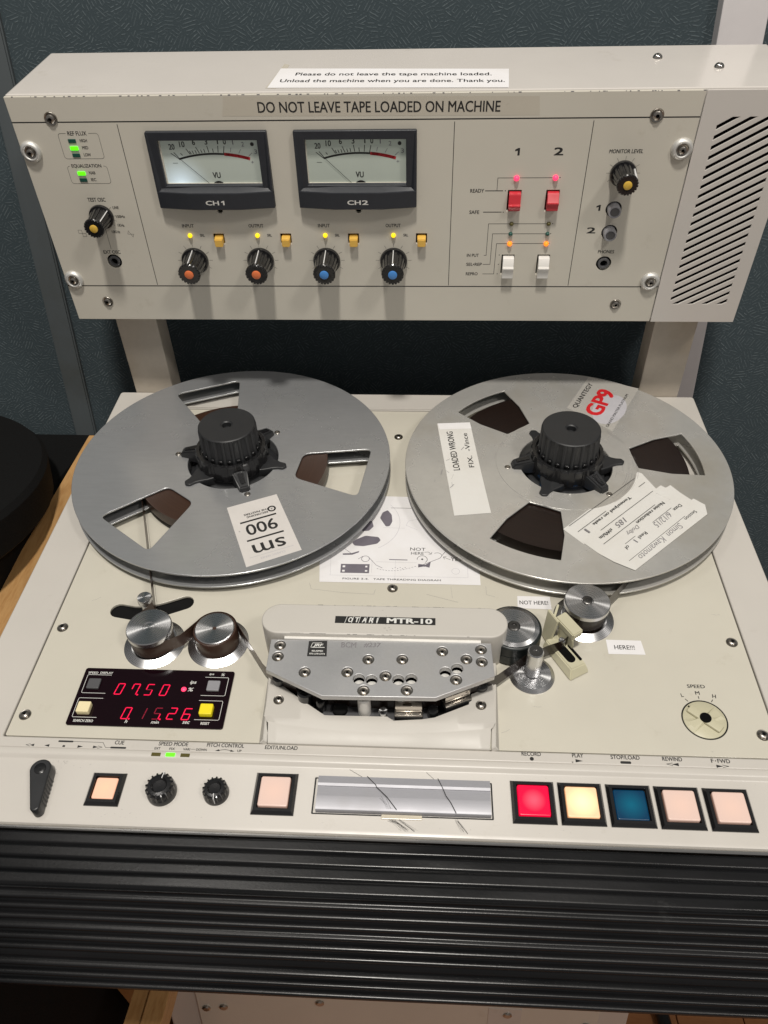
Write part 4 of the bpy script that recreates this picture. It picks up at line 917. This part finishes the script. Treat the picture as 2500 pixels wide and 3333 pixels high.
# VU meters
def vu(xc, n):
    O = PN @ tr(xc, 0)
    fr = curve_mesh([rrect(-44.4, 200.9, 44.4, 256.8, 1.0), rrect(-36.6, 217.6, 36.6, 250.4)], 0, 3.2, .7)
    h = obj('vu_meter', fr, 'hood', TM, O, smooth=50)
    b = bmesh.new(); cols = []
    for x, f in ((-44.3, 5.0), (-41, 5.6), (-18, 8.6), (18, 8.6), (41, 5.6), (44.3, 5.0)):
        xi = x * .83
        cols.append([b.verts.new(q) for q in ((x, 201.2, .1), (x, 201.2, f - .5), (x, 201.8, f), (x, 213.6, f), (x * .995, 214.3, f - .3), (xi, 218.3, .2))])
    for p, q in zip(cols, cols[1:]):
        for i in range(5): b.faces.new((p[i], q[i], q[i + 1], p[i + 1]))
    b.faces.new(cols[0][::-1]); b.faces.new(cols[-1]); bmesh.ops.recalc_face_normals(b, faces=b.faces[:])
    obj('meter_visor', b, 'hood', h, smooth=20)
    for sg in (-1, 1):
        obj('meter_cheek', hexa([(sg * 44.3, 214, .1), (sg * 36.8, 217.8, .1), (sg * 36.8, 250.4, .1), (sg * 44.3, 256, .1), (sg * 44.3, 214, 5.0), (sg * 42.6, 214.6, 5.0), (sg * 43.2, 255, 3.6), (sg * 44.3, 256, 3.6)]), 'hood', h)
    dm = 'dial'
    if n == 1:      # its pilot lamp shines through the card at the lower left
        m, nt, b = newmat('lit_dial_card'); tc = N(nt, 'ShaderNodeTexCoord'); sb_ = N(nt, 'ShaderNodeVectorMath', operation='DISTANCE'); sb_.inputs[1].default_value = (-.026, .2165, -.0016)
        L(nt, tc.outputs['Object'], sb_.inputs[0]); f = mrange(nt, sb_.outputs['Value'], 0, .026, 1, 0); pw = N(nt, 'ShaderNodeMath', operation='POWER'); L(nt, f, pw.inputs[0]); pw.inputs[1].default_value = 1.8
        L(nt, mixc(nt, pw.outputs[0], (.05, .06, .055), (.55, .68, .80)), b.inputs['Emission Color']); b.inputs['Emission Strength'].default_value = 1; b.inputs['Base Color'].default_value = (.45, .485, .43, 1); b.inputs['Roughness'].default_value = .6; M['dial1'] = m; dm = 'dial1'
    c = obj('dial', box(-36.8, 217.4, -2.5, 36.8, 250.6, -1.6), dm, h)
    def q(px, py): return ((px - 785) * .0559, 250 - (py - 125) * .0559)
    I = Ink(-1.52)
    def arcp(x0, x1, half):
        pts = []; 
        for i in range(17):
            X = x0 + (x1 - x0) * i / 16; R0 = 96; cx_, cy_ = 2.4, 143.4
            pts.append((X, cy_ + math.sqrt(R0 * R0 - (X - cx_) ** 2)))
        return pts
    I.line(arcp(-23.8, 10.0, 0), 1.35)
    tk = [((260, 305), (355, 380)), ((300, 295), (362, 372)), ((470, 250), (515, 318)), ((388, 308), (408, 330)), ((513, 280), (530, 315)), ((548, 275), (562, 312)), ((588, 268), (600, 308)), ((605, 230), (640, 305)), ((665, 262), (676, 300)), ((707, 255), (716, 298)), ((755, 215), (768, 295)), ((825, 250), (828, 295)), ((900, 215), (892, 295)), ((982, 220), (963, 305))]
    for a, b2 in tk: I.line([q(*a), q(*b2)], .52)
    for s, px, py, w in (('20', 285, 222, 4.2), ('10', 428, 190, 3.8), ('6', 587, 165, 2.0), ('3', 752, 160, 2.0), ('1', 905, 155, .7), ('0', 996, 160, 2.0)): I.text(s, *q(px, py), w, 4.0, bold=.03)
    I.line([q(260, 433), q(325, 433)], .3).text('VU', *q(820, 595), 5.7, 4.2, bold=.035).poly(circ(*q(1355, 195), 1.4, 16))
    I.done('dial_print', 'ink', h)
    I = Ink(-1.50); I.line(arcp(11.0, 28.4, 0), 2.2); I.done('dial_red_zone', 'dark_red', h)
    I = Ink(-1.51)
    for a, b2 in (((1070, 240), (1055, 290)), ((1195, 260), (1165, 310)), ((1340, 305), (1290, 350))): I.line([q(*a), q(*b2)], .35)
    for s, px, py, w in (('1', 1105, 170, .7), ('2', 1232, 195, 2.0), ('3', 1392, 290, 2.0), ('+', 1330, 425, 2.0)): I.text(s, *q(px, py), w, 3.2 if s != '+' else 2.0, bold=.0)
    I.done('dial_print', 'purple_ink', h)
    obj('needle_hub', prism([p for p in arc(2.6, 214.6, 4.9, 0.6, PI - .6, 14)], -1.55, -.9), 'black', h)
    nd = Ink(-.95); nd.line([(-22.9, 235.6), (-4.6, 218.0)], .34); nd.done('needle', 'ink', h)
    ch = Ink(8.68); ch.text('CH', -2.4, 206.9, 9.8, 3.3, bold=.06).text(str(n), 5.9, 206.9, 3.0 if n == 1 else 4.4, 3.3, bold=.06); ch.done('meter_lettering', 'label', h)
    return h
vu(-142.4, 1); vu(-34.6, 2)

# ------------------------------------------------------------------ paper things (lie on the machine)
pn = root('paper_notice', 'white paper notice with two lines of print, lying on top of the meter bridge', 'paper sign')
npz = Ink(.25); npz.poly([(-96.2, 11.2), (73.0, 7.0), (75.6, 47), (-92.2, 53.6)]); npz.done('paper', 'paper', pn, TOP)
npz = Ink(.12); npz.poly([(-97.5, 11.0), (-90, 10), (-87, 62), (-91, 65)]); npz.done('tape_scrap', 'clear2', pn, TOP)
npz = Ink(.33); npz.text('Please do not leave the tape machine loaded.', -8.5, 37.0, 142, 8.4, rot=-.03, bold=.012).text('Unload the machine when you are done. Thank you.', -9.0, 22.6, 160, 8.4, rot=-.028, bold=.012)
npz.done('printed_words', 'ink', pn, TOP)
dg = root('threading_diagram', 'photocopied tape threading diagram taped to the deck between the two reels', 'paper diagram')
I = Ink(.25); I.poly([(-60.9, -13), (-58.6, -37), (62.2, -37.2), (60, 58), (-58, 60)][::-1]); I.done('paper', 'paper', dg)
I = Ink(.33)
I.text('FIGURE 3-4.   TAPE THREADING DIAGRAM', -4.4, -33.3, 74, 1.7, bold=.015)
I.line([(-7.8, 45.1), (9.0, 45.0)], .35)
I.text('NOT', 14.9, -1.4, 12, 3.2, bold=-.004, rot=-.02).text('HERE', 14.6, -5.8, 9.8, 2.8, bold=-.004).text('YES', 44.5, -11.3, 8.2, 4.0, bold=-.004, shear=.1)
I.line([(20.2, -4.6), (23, -4.2), (25.4, -6.4)], .3).line([(25.8, -4.4), (25.4, -6.4), (23.4, -6.6)], .3).line([(40, -12), (34.6, -9.2)], .3).line([(35.6, -11.6), (34.6, -9.2), (37, -8.6)], .3)
I.line(arc(18.4, -12.2, 3.9, -.9, 3.2, 16), .35).poly(circ(18.4, -12, .8, 12)).line(arc(30, -8.5, 3.6, .2, 2.2, 10), .3)
I.done('diagram_ink', 'ink', dg)
I = Ink(.32)
I.poly(rpoly([(-43.9, -18.4), (-43.6, -27.5), (-21.8, -27.5), (-21.8, -18.2)], .2))
l1 = [(-16.4, 33), (-14.6, 39.5), (-10.5, 42.4), (-7.0, 37), (-6.2, 29), (-8.2, 23.6), (-11.2, 23.2)]; I.poly(rpoly(l1[::-1], 1.2))
l2 = [(-37, 4.6), (-33.6, 8.4), (-27, 12.4), (-16.5, 11.2), (-14.6, 7.6), (-17.2, 3.8), (-28, .8), (-35, 1.4)]; I.poly(rpoly(l2, 1.2))
I.poly(rpoly([(-30, 17.5), (-24.5, 18), (-21, 23), (-22.5, 29), (-30, 30)], 1))
I.poly(rpoly([(-43.6, -7.4), (-43.2, -8.8), (-36, -8.6), (-31, -6), (-30.8, -4.4), (-36.6, -6.9)][::-1], .3))
I.line(circ(-25.4, -12.6, 3.0, 24), .4, True).line([(-42.6, -2), (-37, -7)], .3).line([(-31, -13), (-27.5, -10)], .35).line([(-22.6, -11.4), (-16.8, -19), (-12, -21.8)], .35)
for i in range(14): x = -16 + i * 2.2; I.line([(x, -19.8 - 4.6 * math.sin((i + 3) / 16 * PI)), (x + 1.1, -20.0 - 4.6 * math.sin((i + 3.5) / 16 * PI))], .3)
I.poly([(15.4, -17), (21, -17.6), (25, -14.4), (24, -20.6), (20.4, -19.4), (15.4, -20.6)]).line([(16, -19.2), (24, -15), (32, -10.6), (36.5, -3)], .4)
I.poly([(-7.1, -12.5), (7.1, -12.7), (7.1, -13.5), (-7.1, -13.3)][::-1])
for i in range(9): I.poly(circ(-4 + i * 1.9 + (9 if i > 5 else 0), -21.5 + (i % 2) * 1.1 - (.6 if i < 6 else -2), .35, 8))
I.done('diagram_shape', 'purple_ink', dg)
I = Ink(.31)
I.line(arc(-32, 27, 32, -1.05, .75, 30), .25).line(circ(43.9, -23.8, 3.0, 20), .2, True).line([(-52, -30), (53, -30), (53, -14)], .18).line([(-53, -2), (-51, -30)], .15).line([(-20, -14), (-20, -27)], .15).line([(-17, -15.5), (14, -15.8)], .2).line([(-2, -13), (-2, -33)], .12)
I.line([(5, 25), (7, 30), (16, 33)], .2).line([(5, 25), (14, 20)], .2).line([(-13, 22), (4, 21.5)], .18).poly(rrect(-42, -21.4, -40, -19.6, .2)).poly(rrect(-42, -26, -40, -24.2, .2)).poly(rrect(-25.4, -21, -23.6, -19.4, .2)).poly(rrect(-25.4, -25.8, -23.6, -24.2, .2))
I.done('diagram_faint_print', 'faint_ink', dg)
I = Ink(.36)
for a, b2, c, d_ in ((-42.4, -21.9, -40.4, -20), (-42.4, -26.4, -40.4, -24.6), (-25, -21.6, -23.4, -20), (-25, -26, -23.2, -24.4)): I.poly(rrect(a, b2, c, d_, .2))
I.done('diagram_button', 'paper', dg)
# old glue stain around the diagram
gs = Ink(.04); gs.line([(-66, -38), (-64, -44), (-40, -47), (-17, -48), (-16, -43)], .15).line([(66, -38), (66, -46), (72, -48)], .15).line([(40, -39), (41, -50)], .12).line([(22, -47), (45, -54)], .18); gs.done('glue_stain', 'pencil', TM)
for nm, q, st_, tc_, tw, lab in (('not_here_label', [(88.5, -46.9), (112.1, -47), (112.3, -58.9), (87.9, -58.4)], 'NOT HERE!', (100.0, -53), 20.6, 'small white label reading NOT HERE! behind the rubber pinch roller'),
                         ('here_label', [(146.8, -84.9), (170.8, -85.1), (171.8, -97), (146.8, -97)], 'HERE!!!', (158.5, -91.2), 13.7, 'small white label reading HERE!!! right of the take-up guide roller')):
    rt = root('paper_label', lab, 'label', group='small printed labels on the deck')
    I = Ink(.2); I.poly(q[::-1]); I.done('paper', 'paper', rt); I = Ink(.27); I.text(st_, *tc_, tw, 3.6, bold=.01); I.done('printed_words', 'ink', rt)

# ------------------------------------------------------------------ reels
def trapwin(cx, cy, ang, r0, hw0, r1_, hw1, rr):
    c, s = math.cos(ang), math.sin(ang)
    def q(r, t): return (cx + r * c - t * s, cy + r * s + t * c)
    return rpoly([q(r0, -hw0), q(r1_, -hw1), q(r1_, hw1), q(r0, hw0)], rr)
def arcwin(cx, cy, ang, r0, h0, r1_, h1):
    pts = []
    for i in range(13): a = ang - h1 + 2 * h1 * i / 12; pts.append((cx + r1_ * math.cos(a), cy + r1_ * math.sin(a)))
    m = (r0 + r1_) / 2
    a = ang + h0 + (h1 - h0) * .5 + .035; pts.append((cx + m * math.cos(a), cy + m * math.sin(a)))
    pts += [(cx + r0 * math.cos(ang + h0), cy + r0 * math.sin(ang + h0)), (cx + (r0 - 2) * math.cos(ang), cy + (r0 - 2) * math.sin(ang)), (cx + r0 * math.cos(ang - h0), cy + r0 * math.sin(ang - h0))]
    a = ang - h0 - (h1 - h0) * .5 - .035; pts.append((cx + m * math.cos(a), cy + m * math.sin(a)))
    return rpoly(pts, .5, 2)
ZT, ZB = 19.5, 5.6
def reel(cx, cy, wins, mat, label, pack_r, packmat, hang, name='tape_reel'):
    R_ = 133.35; rt = root(name, label, 'tape reel', (cx, cy, 0), 'the two metal tape reels')
    top_loops = [circ(0, 0, R_, 160), circ(0, 0, 38.3, 64)] + wins + [circ(48.5 * math.cos(a), 48.5 * math.sin(a), 1.6, 14) for a in hang]
    obj('top_flange', curve_mesh(top_loops, ZT - 1.6, ZT, .5), mat, rt, smooth=40)
    obj('bottom_flange', curve_mesh([circ(0, 0, R_, 160), circ(0, 0, 38.3, 64)] + wins, ZB, ZB + 1.6, .5), mat, rt, smooth=40)
    pk_ = lathe([(pack_r, ZB + 1.7), (pack_r, ZT - 2.4), (pack_r * .985, ZT - 2.2), (pack_r * .93, ZT - 2.5), (pack_r * .90, ZT - 2.3), (pack_r * .82, ZT - 2.6), (52, ZT - 2.4)], 120, top=False)
    obj('tape_pack', pk_, packmat, rt, smooth=35)
    obj('reel_hub', curve_mesh([circ(0, 0, 52, 80), circ(0, 0, 38.3, 64)], ZB + 1.6, ZT - 1.6), mat, rt)
    rv = lathe([(2.6, ZT - .2), (2.6, ZT + .3), (1.9, ZT + .9), (1.0, ZT + .6), (.05, ZT + .4)], 20); rm = bpy.data.meshes.new('r'); rv.to_mesh(rm); rv.free(); rm.materials.append(M['steel'])
    for p in rm.polygons: p.use_smooth = True
    for a in hang: obj('rivet', rm, None, rt, tr(48.8 * math.cos(a), 48.8 * math.sin(a)))
    return rt
d2 = math.radians
# relative windows: left (straight sided), right (curved)
LW = [trapwin(0, 0, d2(a), 57.5, 15.5, 114.0, 30.5, 6) for a in (-127, -7.5, 112.5)]
LA = reel(-143.4, 82.8, LW, 'reel_a', 'left reel, smooth grey flange with straight-sided windows and an sm900 sticker', 80, 'pack_brown', [d2(48.5), d2(174), d2(-66)])
RW = [arcwin(0, 0, d2(a), 59.5, d2(12.5), 112.0, d2(14.2)) for a in (-112.6, 7.4, 127.4)]
RA = reel(136.3, 82.8, RW, 'reel_b', 'right reel, worn silver flange with curved windows and handwritten paper tapes', 100.5, 'pack_dark', [d2(188), d2(-52), d2(68)])
# stickers (glued to the flanges)
ox, oy = 143.4, -82.8
st1 = Ink(ZT + .05); st1.poly([(-137.2 + ox, 21.8 + oy), (-110.6 + ox, -41.3 + oy), (-71.9 + ox, -22.6 + oy), (-99.9 + ox, 38.8 + oy)]); st1.done('sticker', 'stick_white', LA, label='white sm900 sticker with black bars, upside down')
an = d2(204.5); cx, cy = -104.9 + ox, -1.2 + oy
def uv(u, v): return (cx + u * math.cos(an) - v * math.sin(an), cy + u * math.sin(an) + v * math.cos(an))
I = Ink(ZT + .12)
I.text('sm', *uv(0, 18.6), 25, 9.5, rot=an, bold=.02).text('900', *uv(0, -2.8), 24, 12, rot=an, bold=.02).line([uv(-14, 8.4), uv(14, 8.4)], 1.7).line([uv(-14, -12.6), uv(14, -12.6)], 1.7)
I.text('RECORDING', *uv(-.5, -17.2), 17, 2.0, rot=an, bold=.05).text('THE MASTERS', *uv(-.5, -20.4), 20, 2.0, rot=an, bold=.05)
c_ = uv(-12.8, -19.4); I.line(circ(c_[0], c_[1], 2.7, 20), 1.3, True); I.text('A', *c_, 1.6, 2.2, rot=an).text('R', *uv(17.3, -4), 1, 1, rot=an)
I.done('sticker_print', 'ink', LA)
I = Ink(ZT + .12); I.text('CLASSIC SERIES', *uv(0, 29.5), 19, 1.8, rot=an, bold=0); I.line([uv(-17, 26.2), uv(17, 26.2)], .3); I.done('sticker_print', 'faint_ink', LA)
ox, oy = -136.3, -82.8
an = d2(62); cx, cy = 178.5 + ox, 168.5 + oy
I = Ink(ZT + .05); I.poly([uv(-36, -23), uv(38, -23), uv(34, 24), uv(-22, 24)]); I.done('sticker', 'clear', RA, label='clear sticker with red and black lettering')
I = Ink(ZT + .09); I.poly([uv(x * 24 - 6, y * 14 - 10) for x, y in [(math.cos(t * PI / 10), math.sin(t * PI / 10)) for t in range(20)]]); I.done('sticker_shade', 'faint_ink', RA)
I = Ink(ZT + .14); I.text('QUANTEGY', *uv(3, 18), 43, 5.2, rot=an, bold=.03).text('GRAND MASTER PLATINUM', *uv(-4, -16.6), 56, 2.4, rot=an, bold=.02); I.done('sticker_print', 'ink', RA)
I = Ink(ZT + .14); I.text('GP9', *uv(0, 1), 41, 15, rot=an, bold=.07); I.done('sticker_print', 'red_ink', RA)
TLo = [(29.8 + ox, 134.5 + oy), (42.8 + ox, 16.8 + oy), (71.5 + ox, 20.7 + oy), (66.2 + ox, 66 + oy), (58.8 + ox, 136.8 + oy)]
I = Ink(ZT + .22); I.poly(TLo); I.done('paper_tape_label', 'label', RA, label='white tape label reading LOADED WRONG, Vince')
I = Ink(ZT + .3); I.poly([(30.2 + ox, 134.6 + oy), (32.0 + ox, 126 + oy), (60 + ox, 127.8 + oy), (58.6 + ox, 136.6 + oy)]); I.done('folded_end', 'paper', RA)
I = Ink(ZT + .36); a_ = d2(96)
I.text('LOADED WRONG', 43.2 + ox, 97 + oy, 52, 5.4, rot=a_, bold=.018).text('FIX.  -Vince', 56.0 + ox, 98 + oy, 46, 4.2, rot=a_, bold=.012); I.done('handwriting', 'ink', RA)
an = d2(223.5); cx, cy = 185 + ox, 13 + oy
for k_i, (q, z_) in enumerate(((((-48, -33.6), (-47, -36.8), (49.5, -34.6), (50.5, -14), (-40, -12.4), (-43.5, -22)), 0), (((-46.8, -14.6), (49.6, -16.2), (50.2, 2.2), (-42, 3.0), (-48, -3)), .16), (((-52.5, -9.5), (-36, -11.5), (-38, 1.5), (-50.5, 1.8)), .32), (((-50.5, .8), (50.4, -.6), (48.6, 13.6), (-49.5, 14.2)), .48), (((-52, 12), (49.2, 11.4), (44.5, 27.5), (-44.5, 29.2), (-52.5, 22)), .64))):
    obj('paper_tape_label' if k_i else 'paper_label', prism([uv(*p) for p in q], ZT + .05 + z_, ZT + .2 + z_), 'label', RA, label='large white paper label with printed form lines, upside down' if k_i == 0 else 'strip of the fanned white paper label')
I = Ink(ZT + .9)
for v_, segs in ((-33.5, ((-38, 44),)), (-14.5, ((-36, 30),)), (-25.0, ((10, 44), (-40, -32))), (-4, ((-24, 40),)), (6.6, ((-30, -6), (16, 28))), (19, ((-30, 40),)), (-1.2, ())): 
    for a, b2 in segs: I.line([uv(a, v_), uv(b2, v_)], .35)
I.text('Tones/pad on reels', *uv(6, -22.4), 46, 3.4, rot=an, bold=.012).text('nWb/m', *uv(30, -9.5), 14, 3.0, rot=an, bold=.012).text('Noise reduction', *uv(-14, -1), 34, 3.0, rot=an, bold=.006).text('Date', *uv(-34, 9.6), 9, 3.0, rot=an, bold=.012).text('Reel', *uv(11, 9.8), 9, 3.0, rot=an, bold=.012).text('of', *uv(30, 9.8), 4, 3.0, rot=an, bold=.012).text('Session', *uv(-34, 21.4), 14, 3.0, rot=an, bold=.012)
I.done('form_print', 'ink', RA)
I = Ink(ZT + .9)
I.text('1', *uv(38, -21), 1.5, 5, rot=an).text('185', *uv(12, -9.5), 12, 5, rot=an, shear=.3, bold=0).text('Dolby', *uv(12, 1.2), 14, 4.5, rot=an, shear=.3, bold=0).text('6/12/15', *uv(-14, 10), 20, 5.5, rot=an, shear=.3, bold=0).text('1', *uv(20, 10), 1, 4, rot=an).text('Simon  Kawamoto', *uv(6, 22.6), 52, 5.4, rot=an, shear=.3, bold=0)
I.done('handwriting', 'pencil', RA)
obj('worn_hub_ring', curve_mesh([circ(0, 0, 57.5, 90), circ(0, 0, 38.6, 64)] + [circ(48.5 * math.cos(a), 48.5 * math.sin(a), 2.2, 14) for a in (d2(188), d2(-52), d2(68))], ZT + .01, ZT + .35, .15), 'reel_b', RA, smooth=40)
# scuff marks on the right reel
I = Ink(ZT + .40); random.seed(4)
for i in range(46):
    r_ = random.uniform(41, 60); a = random.uniform(0, 2 * PI)
    if random.random() < .45: a = d2(-35) + random.gauss(0, .3); r_ = random.uniform(50, 60)
    l = random.uniform(.04, .35); I.line(arc(0, 0, r_, a, a + l, 5), random.uniform(.06, .2))
for i in range(12): x, y = -97 + random.uniform(-12, 12), 0 + random.uniform(-38, 26); I.line([(x, y), (x + random.uniform(-4, 4), y + random.uniform(-6, 6))], random.uniform(.1, .5))
I.done('scuff_mark', 'pencil', RA, kind='stuff')

# reel motors' turntables (part of the machine) and hub adaptors
def adaptor(cx, cy, off, lab):
    obj('reel_turntable', lathe([(46, .3), (46, 2.6), (44, 3.4), (37.6, 3.5), (37.6, 9), (36, 10), (.05, 10)], 72), 'black2', TM, tr(cx, cy), smooth=35)
    rt = root('hub_adaptor', lab, 'hub adaptor', (cx, cy, 10), 'reel hub adaptors')
    obj('base', lathe([(33, 0), (33, 3), (31.5, 4), (29, 4), (29, 8), (.05, 8)], 64), 'black2', rt, smooth=35)
    for k in range(3):
        a = off + d2(-13) + k * 2 * PI / 3
        c1 = [(24, -12), (32, -9.0), (38, -5.4), (42, -3.9), (46.5, -3.6), (48.6, 0), (46.5, 3.6), (42, 3.9), (38, 5.4), (32, 9.0), (24, 12)]
        obj('lobe', prism(rpoly(c1, 1.2), 4.2, 11.6, .8), 'black2', rt, Matrix.Rotation(a, 4, 'Z'), smooth=40)
        a = off + d2(-67) + k * 2 * PI / 3
        b = hexa([(26, -7.5, 6), (46.5, -4.4, 6), (46.5, 4.4, 6), (26, 7.5, 6), (26, -6.5, 19), (44.5, -4.0, 14), (44.5, 4.0, 14), (26, 6.5, 19)], bev=1)
        lvr = obj('clamp_lever', b, 'black2', rt, Matrix.Rotation(a, 4, 'Z'), smooth=40)
        obj('lever_groove', hexa([(31, -3, 14), (42, -2.4, 12), (42, 2.4, 12), (31, 3, 14), (31, -2.6, 18.6), (42, -2, 15.4), (42, 2, 15.4), (31, 2.6, 18.6)], bev=.6), 'black', lvr, smooth=40)
    if off > .1:
        for a in (d2(213), d2(-80)): obj('blue_insert', prism(arc(0, 0, 37.2, -.11, .11, 6) + arc(0, 0, 33, .12, -.12, 6), 0, 2.4), 'blue', rt, Matrix.Rotation(a, 4, 'Z'))
    nf = 20
    def fl(rr, z, a): 
        u = math.cos(a * nf); return rr * (1 - (.065 * (1 - max(0, u) ** .7) if (rr > 23 and 11 < z < 44.6) else 0))
    obj('clamp_ring', lathe([(29.4, 8), (30, 9), (30.2, 12), (29.8, 22.5), (28.8, 23.6), (26.2, 23.6), (25.4, 21.5), (24, 21.5)], 200, False, lambda rr, z, a: rr * (1 - (.03 * (math.cos(a * 16) > .1) if rr > 28.5 and 9.5 < z < 23 else 0))), 'black', rt, smooth=35)
    kb = obj('clamp_knob', lathe([(24.6, 20), (24.6, 25), (24.2, 26), (23.9, 43.2), (23.4, 45.3), (22.6, 46), (5, 46), (4.7, 45.5), (3.8, 45), (3.6, 41), (.05, 41)], 240, False, fl), 'black2', rt, smooth=35)
    fe = bmesh.new()
    for k in range(nf):
        a = 2 * PI * k / nf + PI / nf; r = bmesh.ops.create_uvsphere(fe, u_segments=10, v_segments=6, radius=1)
        bmesh.ops.transform(fe, matrix=Matrix.Rotation(a, 4, 'Z') @ Matrix.Translation((24.0, 0, 25.2)) @ Matrix.Diagonal((1.0, 2.2, 1.2, 1)), verts=r['verts'])
    obj('knob_scallops', fe, 'black', kb, smooth=60)
adaptor(-143.4, 82.8, 0, 'black fluted hub adaptor with three levers clamping the left grey reel')
adaptor(136.3, 82.8, d2(14), 'black fluted hub adaptor with blue inserts clamping the right silver reel')

# ------------------------------------------------------------------ the magnetic tape thread
def ribbon(pts, z0, z1, th=.16, zs=None):
    b = bmesh.new(); P = [Vector(p) for p in pts]; rings = []
    for i, p in enumerate(P):
        a = P[max(0, i - 1)]; c = P[min(len(P) - 1, i + 1)]; d = (c - a).normalized(); n = Vector((-d.y, d.x)) * th / 2
        za, zb = (z0, z1) if not zs else zs[i]
        rings.append([b.verts.new((q.x, q.y, z)) for q, z in ((p - n, za), (p + n, za), (p + n, zb), (p - n, zb))])
    for r, s in zip(rings, rings[1:]):
        for i in range(4): b.faces.new((r[i], r[(i + 1) % 4], s[(i + 1) % 4], s[i]))
    bmesh.ops.recalc_face_normals(b, faces=b.faces[:]); return b
tp_ = root('magnetic_tape', 'thin brown magnetic tape threaded from the left reel past the heads to the right reel', 'tape')
z0, z1 = 4.6, 16.2
pL = [(-214.5, 46.5), (-174.2, -69.0), (-173.4, -73)]
pL += [(-181.5, -88)] + arc(-168.3, -98, 15.0, d2(160), d2(292), 16) + [(-146, -101.5), (-137.0, -88.8)] + arc(-123.5, -96, 15.4, d2(150), d2(20), 14) + [(-86, -123.5), (-77.5, -132)]
obj('tape_run', ribbon(pL, z0, z1), 'tape', tp_, smooth=30)
pM = [(-77.5, -132), (-60, -140), (-50, -145), (-17, -147.5), (10, -147.8), (26, -146), (44, -139), (57, -134.2)]
obj('tape_run', ribbon(pM, z0, z1 - .6), 'tape_dark', tp_, smooth=30)
pR = [(57, -134.2), (69, -127.5), (88, -111.0), (104, -104.0), (113, -99.4), (121, -83.6)] + arc(133.8, -66.6, 14.6, d2(235), d2(365), 16) + [(151, -58), (214, 21)]
pR = [(57, -134.2), (69, -127.2), (87.6, -111.6), (104, -103.0), (113.5, -99.0), (122.5, -90.0)] + arc(133.8, -66.6, 14.6, d2(245), d2(375), 16) + [(165.8, -43), (222, 32)]
obj('tape_run', ribbon(pR, z0, z1), 'tape_dark', tp_, smooth=30)

# ------------------------------------------------------------------ tidy: mm -> m, lean the machine
done = set()
for o in ALL:
    if o.type == 'MESH' and o.data.name not in done:
        done.add(o.data.name); o.data.transform(Matrix.Diagonal((MM, MM, MM, 1)))
for o in ALL:
    mb = o.matrix_basis.copy(); mb.translation = mb.translation * MM; o.matrix_basis = mb
G = G4
for o in ALL:
    if o.parent is None and o not in ROOM: o.matrix_basis = G @ o.matrix_basis
lc.matrix_basis = G.inverted() @ lc.matrix_basis
